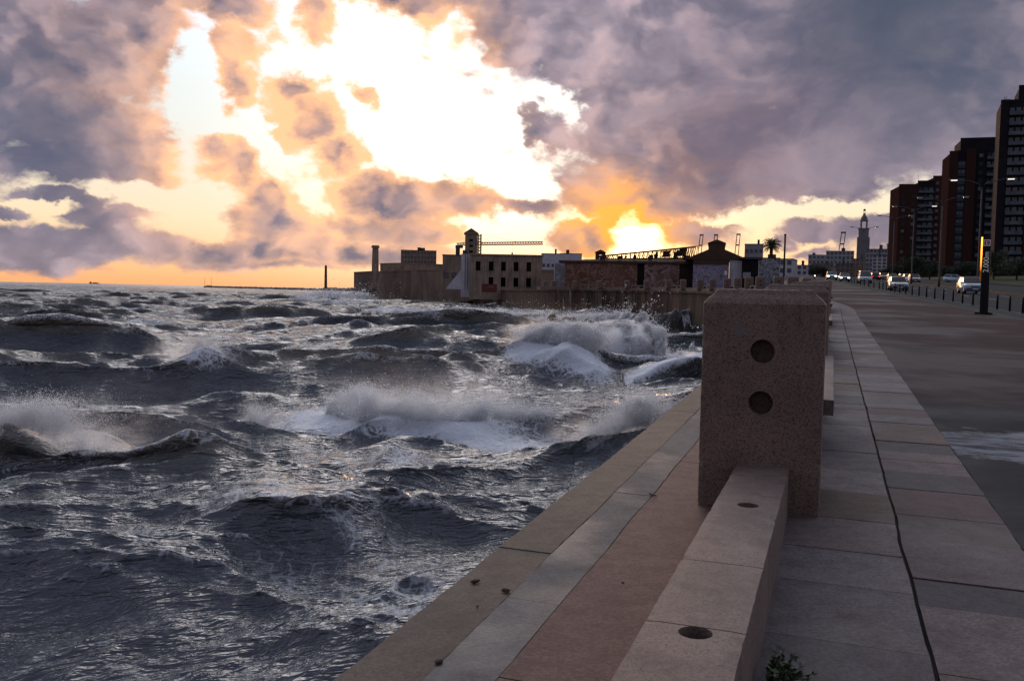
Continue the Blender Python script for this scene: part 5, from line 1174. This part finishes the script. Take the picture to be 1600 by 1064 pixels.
# confused, foaming water along the wall
near = np.exp(-np.clip(wd, 0, None) / (1.1 + 0.012 * y)); gz_ += 0.30 * near * (vnoise(x, y, 1.7, 81) - .3)
foam = np.maximum(foam, near * (0.20 + 0.55 * vnoise(x, y, 2.8, 82)))
foam = np.maximum(foam, 0.50 * np.clip(vnoise(x, y, 9, 83) * 1.6 - .75, 0, 1) * np.exp(-np.clip(wd, 0, None) / (7 + .05 * y)))
lace_p = np.exp(-(((x + 1.6) / 2.6) ** 2 + ((y - 13.4) / 1.5) ** 2)); foam = np.maximum(foam, .27 * lace_p * (.4 + vnoise(x, y, 1.2, 90)))
lace_p = np.exp(-(((x - 2.5) / 3.5) ** 2 + ((y - 27) / 2.2) ** 2)); foam = np.maximum(foam, .50 * lace_p * (.4 + vnoise(x, y, 1.6, 91)))
foam = foam * np.clip(1.2 - y / 900, 0.35, 1)
SEA_PTS = (x, y, gz_)
V = np.stack([x + gx_, y + gy_, gz_], 1)
i00, i01, i10, i11 = idx[:-1, :-1], idx[:-1, 1:], idx[1:, :-1], idx[1:, 1:]
ok = (i00 >= 0) & (i01 >= 0) & (i10 >= 0) & (i11 >= 0)
Fq = np.stack([i00[ok], i01[ok], i11[ok], i10[ok]], 1)
def m_sea(n):
    p = pos(n); fa = attr(n, 'foam').outputs['Fac']; cr = attr(n, 'crest').outputs['Fac']
    rot = n.mapping(p, rot=(0, 0, math.radians(-12)))
    a1 = n.noise(n.mapping(rot, sc=(0.14, 1.0, 1.0)), 3.0, 3, 0.6, 0.5); a2 = n.noise(n.mapping(rot, loc=(4, 2, 1), sc=(0.30, 1.0, 1.0)), 12.0, 2, 0.55, 0.3)
    a3 = n.noise(n.mapping(rot, loc=(1, 7, 3), sc=(0.5, 1.0, 1.0)), 0.6, 5, 0.62, 0.5)
    yd = n.sep(p)[1]
    far = n.mr(yd, 16, 120)
    a1 = n.m('SUBTRACT', 1.0, n.m('ABSOLUTE', n.m('MULTIPLY_ADD', a1, 2.6, -1.3))); a2 = n.m('SUBTRACT', 1.0, n.m('ABSOLUTE', n.m('MULTIPLY_ADD', a2, 2.6, -1.3)))
    hgt_ = n.m('ADD', n.m('ADD', n.m('MULTIPLY', a1, 0.11), n.m('MULTIPLY', a2, 0.022)), n.m('MULTIPLY', n.m('MULTIPLY', a3, 3.0), far))
    bump = n.n.new('ShaderNodeBump'); n.put(bump.inputs['Height'], hgt_); bump.inputs['Strength'].default_value = 0.85; bump.inputs['Distance'].default_value = 1.0
    murk = n.mix(n.noise(p, 0.12, 4), (0.046, 0.058, 0.074, 1), (0.074, 0.076, 0.080, 1))
    murk = n.mix(n.mr(cr, 0.55, 1.5), murk, (0.11, 0.092, 0.062, 1))                 # thin crests are lighter, sandy water
    # foam: lacy close up
    warp = n.v('ADD', p, n.v('SCALE', n.v('SUBTRACT', n.noise(p, 1.7, 3, .6, 0, 1), (.5, .5, .5)), sc=.7))
    e1 = n.voro(warp, 1.9, 'DISTANCE_TO_EDGE'); e2 = n.voro(warp, 5.2, 'DISTANCE_TO_EDGE')
    lace = n.m('MAXIMUM', n.mr(e1, 0.16, 0.0), n.m('MULTIPLY', n.mr(e2, 0.20, 0.0), 0.8))
    fine = n.noise(n.mapping(warp, sc=(.7, 1, 1)), 4.5, 6, 0.7)
    k = n.m('ADD', n.m('MULTIPLY', fa, 1.55), n.m('MULTIPLY', n.m('SUBTRACT', n.m('ADD', n.m('MULTIPLY', lace, 0.55), fine), 1.0), 0.95))
    mask = n.m('MULTIPLY', n.mr(k, 0.10, 0.85, 0, 1, True), 0.92)
    wat = pbsdf(n, murk, n.mr(yd, 10, 500, 0.06, 0.2), 0, bump.outputs[0], 0.5, IOR=1.56)
    fo = pbsdf(n, n.mix(fine, (0.62, 0.66, 0.70, 1), (0.80, 0.82, 0.84, 1)), 0.8, 0, n.bump(n.m('ADD', fine, lace), .6, .05), 0.2)
    ms = n.n.new('ShaderNodeMixShader'); n.put(ms.inputs[0], mask); n.put(ms.inputs[1], wat); n.put(ms.inputs[2], fo); return ms.outputs[0]
tag(np_mesh('sea', V, Fq, mat('sea water', m_sea), True, {'foam': foam, 'crest': gz_}), kind='structure')
def sea_z(px_, py_):
    j = int(np.argmin(np.abs(RD - py_))); i = int(np.argmin(np.abs(AZC - math.atan2(px_, py_)))); q = idx[j, i]; return float(gz_[q]) if q >= 0 else 0.0
# rocks awash under the far wall
def rock(px, pyb, wpx, hpx, label, seed):
    yh = 440 + .0192 * px; d = EZ * F / (pyb - yh); p = at(px, pyb, d); p.z = 0; w = wid(0, wpx, d) / 2; m = MB(); rock_mesh(m, 1.0, seed, 1.0, 3)
    o = m.build('rock', ROCKM, None, False, p); o.scale = (w, w * .8, max(.3, 1.5 * hpx * d / F)); tag(o, label, 'rock', 'rocks awash below the sea wall')
for k, args in enumerate(((863, 516, 22, 15, 'upright dark rock standing alone in the foam, leftmost below the wall'), (893, 512, 36, 11, 'broad dark rock just right of the upright one'), (915, 519, 26, 13, 'dark rock at the left edge of the great splash'), (1053, 526, 26, 22, 'tall wet rock against the wall right of the great splash'),
                          (1077, 528, 18, 14, 'small rock at the wall beside the pillar'), (1050, 545, 20, 4, 'low flat rock awash between the great splash and the pillar'), (632, 478, 14, 9, 'rock under the fort wall where a wave breaks'), (705, 494, 26, 8, 'low rock in the surf below the ruin'))):
    rock(*args, 3.3 + k * 1.7)

def crest_snap(px_, py_):
    """the displaced top of the wave nearest to a point"""
    s = (np.abs(x - px_) < .25 + .004 * py_) & (np.abs(y - py_) < 2.2 + .01 * py_)
    if not s.any(): return px_, py_, .5
    q = np.where(s)[0]; q = q[np.argmax(gz_[q])]; return float(px_), float(y[q] + gy_[q]), float(gz_[q])
# ------------------------------------------------------------------ spray: drifting mist (volumes) and clouds of real droplets torn off the crests
scene.cycles.max_bounces = 20; scene.cycles.diffuse_bounces = 14; scene.cycles.volume_bounces = 12; scene.cycles.volume_step_rate = 1.0; scene.cycles.volume_max_steps = 200
def m_spray(n):
    a = n.n.new('ShaderNodeBsdfDiffuse'); a.inputs[0].default_value = (0.985, 0.988, 0.99, 1); b = n.n.new('ShaderNodeBsdfTranslucent'); b.inputs[0].default_value = (0.985, 0.988, 0.99, 1)
    ms = n.n.new('ShaderNodeMixShader'); ms.inputs[0].default_value = .6; n.put(ms.inputs[1], a.outputs[0]); n.put(ms.inputs[2], b.outputs[0])
    t = n.n.new('ShaderNodeBsdfTransparent'); m2 = n.n.new('ShaderNodeMixShader'); m2.inputs[0].default_value = .35; n.put(m2.inputs[1], ms.outputs[0]); n.put(m2.inputs[2], t.outputs[0]); return m2.outputs[0]
scene.cycles.transparent_max_bounces = 24
SPRAYM = mat('spray droplets', m_spray)
TET = np.array([(1, 1, 1), (1, -1, -1), (-1, 1, -1), (-1, -1, 1)], np.float32) / math.sqrt(3)
def droplets(name, pts, size, parent, org, seed=0):
    r = np.random.default_rng(seed); n = len(pts); c = np.array(org, np.float32)
    q = r.normal(size=(n, 4)); q /= np.linalg.norm(q, axis=1)[:, None]; w, xx, yy, zz = q.T
    R = np.stack([1 - 2 * (yy * yy + zz * zz), 2 * (xx * yy - zz * w), 2 * (xx * zz + yy * w), 2 * (xx * yy + zz * w), 1 - 2 * (xx * xx + zz * zz), 2 * (yy * zz - xx * w), 2 * (xx * zz - yy * w), 2 * (yy * zz + xx * w), 1 - 2 * (xx * xx + yy * yy)], 1).reshape(n, 3, 3)
    V = (pts - c)[:, None, :] + np.einsum('nij,kj->nki', R, TET) * size[:, None, None]; V = V.reshape(-1, 3)
    b = np.arange(n) * 4; Fq = np.concatenate([np.stack([b + i, b + j, b + k], 1) for i, j, k in ((0, 1, 2), (0, 3, 1), (0, 2, 3), (1, 3, 2))])
    o = np_mesh(name, V, Fq, SPRAYM, False); o.parent = parent; return o
def fbm3(p, seed, s):
    r = np.random.default_rng(seed); out = np.zeros_like(p)
    for o in range(4):
        for k in range(3):
            d = r.normal(size=3); d /= np.linalg.norm(d); f = s * 1.9 ** o; v = r.normal(size=3)
            out += v[None, :] * np.sin((p @ d)[:, None] * f + r.uniform(0, 6.28)) / 1.75 ** o
    return out
WIND = np.array([0.62, 0.75, 0.10]); WIND /= np.linalg.norm(WIND)
WANG = math.atan2(WIND[1], WIND[0])
def vol_mat(name, dens_fn, aniso=0.72):
    def f(n):
        v = n.n.new('ShaderNodeVolumePrincipled'); v.inputs['Color'].default_value = (0.995, 0.998, 1.0, 1); v.inputs['Anisotropy'].default_value = aniso
        n.put(v.inputs['Density'], dens_fn(n)); return v.outputs[0]
    m = bpy.data.materials.new(name); m.use_nodes = True; m.node_tree.nodes.clear(); n = NT(m.node_tree); out = m.node_tree.nodes.new('ShaderNodeOutputMaterial')
    m.node_tree.links.new(f(n), out.inputs['Volume']); return m
def hull(nm, pts, parent, material):
    bm = bmesh.new()
    for p in pts: bm.verts.new(p)
    r = bmesh.ops.convex_hull(bm, input=bm.verts[:]); bmesh.ops.delete(bm, geom=[g for g in r['geom_interior'] + r['geom_unused'] if isinstance(g, bmesh.types.BMVert)], context='VERTS')
    m = MB(); m.bm(bm); return m.build(nm, material, parent)
def mist_sheet(root, L, back, up, A, seed, head=.5):
    """mist over one crest; local x along the crest (-L..L), y downwind (0..back), z up"""
    def dens(n):
        p = objc(n); x, y, z = n.sep(p)[:3]
        q = n.v('ADD', n.mapping(p, sc=(1.0, 0.45, 1.1)), (seed * 3.7, seed * 1.3, seed))
        nz = n.noise(q, 2.1, 6, 0.64, 0.7)
        big = n.noise(n.v('ADD', p, (seed, 0, 0)), .55, 2, .5)
        ax = n.mr(n.m('ABSOLUTE', x), L, L * .45, 0, 1, True)
        front = n.mr(y, -.45, .25, 0, 1, True); tail = n.m('POWER', 2.718, n.m('DIVIDE', n.m('MAXIMUM', y, 0), -back * .34))
        hz = n.m('MULTIPLY_ADD', n.m('MAXIMUM', y, 0), .10, up)
        top = n.m('MULTIPLY', n.m('MULTIPLY_ADD', big, 1.2, .4), hz)
        vz = n.m('POWER', 2.718, n.m('MULTIPLY', n.m('DIVIDE', n.m('MAXIMUM', z, -.2), top), -1.9))
        edge = n.m('MULTIPLY', n.mr(z, 2.2 * up + .8, 1.2 * up), n.mr(y, back, back * .7))
        k = n.mr(nz, .43, .68, 0, 1, True)
        d = n.m('MULTIPLY', n.m('MULTIPLY', n.m('MULTIPLY', ax, front), n.m('MULTIPLY', tail, vz)), n.m('MULTIPLY', k, edge))
        return n.m('MULTIPLY', d, A)
    M = vol_mat('spray mist', dens)
    z1 = 2.2 * up + .8; pts = [(sx * L, y, z) for sx in (-1, 1) for y in (-.5, back) for z in (-.45, z1)]
    return hull('mist', pts, root, M)
def crest_spray(name, label, crest, n, up, drift, size, seed, spread=.18, turb=.14, tail=.45, mist=None, ang=None):
    r = np.random.default_rng(seed); C = np.array([(*crest_snap(c[0], c[1]), c[3]) for c in crest], float); C[:, 2] -= .06; seg = np.cumsum(np.r_[0, np.linalg.norm(np.diff(C[:, :3], axis=0), axis=1)])
    wgt = np.interp(np.linspace(0, seg[-1], 400), seg, C[:, 3]) * (0.35 + 0.65 * np.abs(np.sin(np.linspace(0, seg[-1], 400) * 2.1 + seed)) ** .7); wgt /= wgt.sum()
    s = r.choice(np.linspace(0, seg[-1], 400), n, p=wgt) + r.normal(0, .08, n)
    st = np.interp(s, seg, C[:, 3]); b = np.stack([np.interp(s, seg, C[:, i]) for i in range(3)], 1)
    e = r.exponential(1.0, n); far = r.random(n) < tail
    h = np.minimum(np.abs(r.normal(0, 1, n)), 1.9) * up * st * np.where(far, .8, .55); t = np.where(far, e * drift, np.abs(r.normal(0, .35, n)))
    p = b + WIND[None, :] * t[:, None] + np.array([0, 0, 1.0])[None, :] * (h * np.exp(-t / (drift * 2.2)))[:, None] + r.normal(0, spread, (n, 3)) * (1 + t[:, None] * .5)
    p += fbm3(p, seed + 5, 1.6) * turb * (0.5 + t[:, None] * .4); p[:, 2] = np.maximum(p[:, 2], b[:, 2] * .35 - .25)
    # torn strings: droplets strung along ballistic jets thrown up from the crest
    nj = max(12, int(n / 420)); js = r.choice(np.linspace(0, seg[-1], 400), nj, p=wgt); jst = np.interp(js, seg, C[:, 3]); jb = np.stack([np.interp(js, seg, C[:, i]) for i in range(3)], 1)
    jv = r.uniform(.25, 1.5, nj) * drift; jh = r.uniform(.25, 1.5, nj) * up * jst * 1.5; jd = r.normal(0, .35, (nj, 3)); jw = r.uniform(.02, .07, nj)
    q = np.where(r.random(n) < .55)[0]; ji = r.integers(0, nj, len(q)); u_ = r.random(len(q)) ** 1.3
    pj = jb[ji] + (WIND[None, :] + jd[ji] * .5) * (jv[ji] * u_)[:, None]; pj[:, 2] += jh[ji] * (2.4 * u_ - 1.7 * u_ * u_); pj += r.normal(0, 1, (len(q), 3)) * (jw[ji] * (.5 + 2.2 * u_))[:, None]
    p[q] = pj + fbm3(pj, seed + 9, 3.0) * .025
    sz = size * np.exp(r.normal(0, .45, n)) * np.where(far, .75, 1.1)
    mid = C[len(C) // 2, :3]; root = empty(name, tuple(mid), 0, label, 'spray', 'spray off the breaking waves')
    droplets('droplets', p.astype(np.float32), sz.astype(np.float32), root, mid, seed)
    if mist:
        A, L, back, mup = mist; d = C[-1, :3] - C[0, :3]; c = (C[0, :3] + C[-1, :3]) / 2 - mid; m = mist_sheet(root, L, back, mup, A, seed)
        m.location = (c[0], c[1], float(np.average(C[:, 2], weights=C[:, 3])) - mid[2] - .05); m.rotation_euler = (0, 0, math.atan2(d[1], d[0]) if ang is None else ang)
    return root
def burst(name, label, c, rx, ry, rz, n, size, seed, A=5.0, lean=(0, 0)):
    """a rounded burst of white water with billowing lobes"""
    r = np.random.default_rng(seed); nl = 70; L = r.normal(0, .42, (nl, 3)); L[:, 2] = np.abs(L[:, 2]) * 1.5; L = L * np.array([1, 1, .62]); rad = r.uniform(.09, .27, nl) * (1.15 - .35 * L[:, 2])
    i = r.integers(0, nl, n); d = r.normal(size=(n, 3)); d /= np.linalg.norm(d, axis=1)[:, None]; p = L[i] + d * (rad[i] * r.random(n) ** .42)[:, None]
    fl = r.random(n) < .05; p[fl] *= 1 + r.exponential(.14, (fl.sum(), 1))
    p[:, 2] = np.abs(p[:, 2]); p = p * np.array([rx, ry, rz]) * .92; p[:, 0] += lean[0] * p[:, 2]; p[:, 1] += lean[1] * p[:, 2]
    p += fbm3(p, seed + 3, 1.6) * .15; p += np.array(c)
    root = empty(name, c, 0, label, 'spray', 'spray off the breaking waves')
    droplets('droplets', p.astype(np.float32), (size * np.exp(r.normal(0, .4, n))).astype(np.float32), root, c, seed)
    def dens(n_):
        q = n_.v('DIVIDE', objc(n_), (rx, ry, rz)); x, y, z = n_.sep(q)[:3]
        rr = n_.m('ADD', n_.v('LENGTH', q), n_.m('MULTIPLY_ADD', n_.noise(n_.v('ADD', objc(n_), (seed, 0, seed)), .95, 6, .6, .4), 1.5, -.75))
        return n_.m('MULTIPLY', n_.m('MULTIPLY', n_.mr(rr, .95, .45, 0, 1, True), n_.mr(n_.v('LENGTH', q), 1.28, 1.0)), A)
    bm = bmesh.new(); bmesh.ops.create_icosphere(bm, subdivisions=3, radius=1.3)
    for v in bm.verts: v.co = (v.co.x * rx, v.co.y * ry, max(-.25, v.co.z * rz))
    m = MB(); m.bm(bm); m.build('mist', vol_mat('spray burst', dens, .6), root); return root
crest_spray('wave_spray', 'ragged plume torn off the big foreground wave at far left', [(-11.4, 20.9, .9, .4), (-10.6, 20.7, 1.35, 1.0), (-10.0, 20.7, 1.3, .9), (-9.2, 20.7, .75, .35), (-8.4, 20.6, .5, .15)], 80000, .34, .55, .0060, 1, .12, .1, mist=(2.6, .8, 4.5, .45), ang=WANG - math.pi / 2)
crest_spray('wave_spray', 'white plume over the left end of the central breaker', [(-6.4, 30.6, .9, .7), (-5.7, 30.5, 1.0, 1.0), (-4.9, 30.3, .9, .8)], 70000, .50, .8, .011, 2, mist=(2.2, 1.4, 5.0, .8))
crest_spray('wave_spray', 'broad white spray blowing off the middle of the central breaker', [(-4.8, 30.3, .7, .7), (-3.4, 30.1, .7, .9), (-1.8, 29.6, .55, .8), (-.4, 28.9, .45, .6), (1.2, 28.1, .3, .45)], 110000, .34, 1.1, .010, 3, .18, .15, .5, mist=(1.5, 4.2, 10.0, .55))
crest_spray('wave_spray', 'small plume at the wave left of the central breaker', [(-8.2, 30.6, .8, .6), (-7.5, 30.4, .8, .7)], 12000, .35, .8, .008, 4, mist=(2.4, .9, 3.0, .5))
crest_spray('wave_spray', 'tumbling spray on the wave just left of the great splash', [(.4, 47.4, .8, .6), (1.8, 47, 1.0, 1), (3.2, 46.5, .95, 1), (4.6, 46, .7, .5)], 120000, .55, 1.0, .017, 5, mist=(1.9, 2.9, 6.0, .8))
burst('wave_spray', 'great rounded splash bursting up before the sea wall', (6.9, 54.0, .3), 2.5, 1.7, 2.7, 170000, .028, 6, 6.0, (.05, .1))
burst('wave_spray', 'splash half hidden by the pillar, against the wall', (9.6, 47.5, .2), 1.4, 1.2, 1.35, 70000, .024, 7, 5.0, (.1, 0))
crest_spray('wave_spray', 'spray slapping up along the edge of the sandy ledge', [(2.0, 19.5, .55, .7), (2.9, 20.6, .8, 1), (3.7, 22, .8, .8), (4.6, 24, .6, .4)], 90000, .50, .5, .0075, 8, mist=(2.5, 2.4, 2.2, .45))
crest_spray('wave_spray', 'faint spindrift off a far wave left of centre', [(-15, 39.6, .7, .6), (-13.8, 39.5, .7, .8)], 8000, .35, 1.0, .010, 9, .2, .2, .5, mist=(2.0, 1.4, 5.0, .55))
crest_spray('wave_spray', 'line of white surf breaking below the ruin', [(-24, 139, .2, .3), (-14, 137.5, .6, 1.0), (-4, 139, .4, .7), (4, 138, .6, 1.0), (10, 140, .3, .6)], 50000, .40, 1.2, .045, 10, .35, .25)
crest_spray('wave_spray', 'surf breaking among the rocks left of the great splash', [(2, 116, .3, .4), (10, 114, .6, .9), (15, 113, .5, .8)], 40000, .42, 1.2, .04, 11, .35, .25)
crest_spray('wave_spray', 'surf thrown up below the fort wall', [(-52, 214, .4, .5), (-42, 204, .8, 1.0), (-32, 201, .3, .4)], 30000, .6, 2.0, .065, 12, .45, .3)
crest_spray('wave_spray', 'white surf round the seaward corner of the fort', [(-82, 332, .4, .5), (-66, 317, 1.0, 1.0), (-50, 307, .5, .7)], 30000, .9, 3.0, .10, 13, .6, .4)
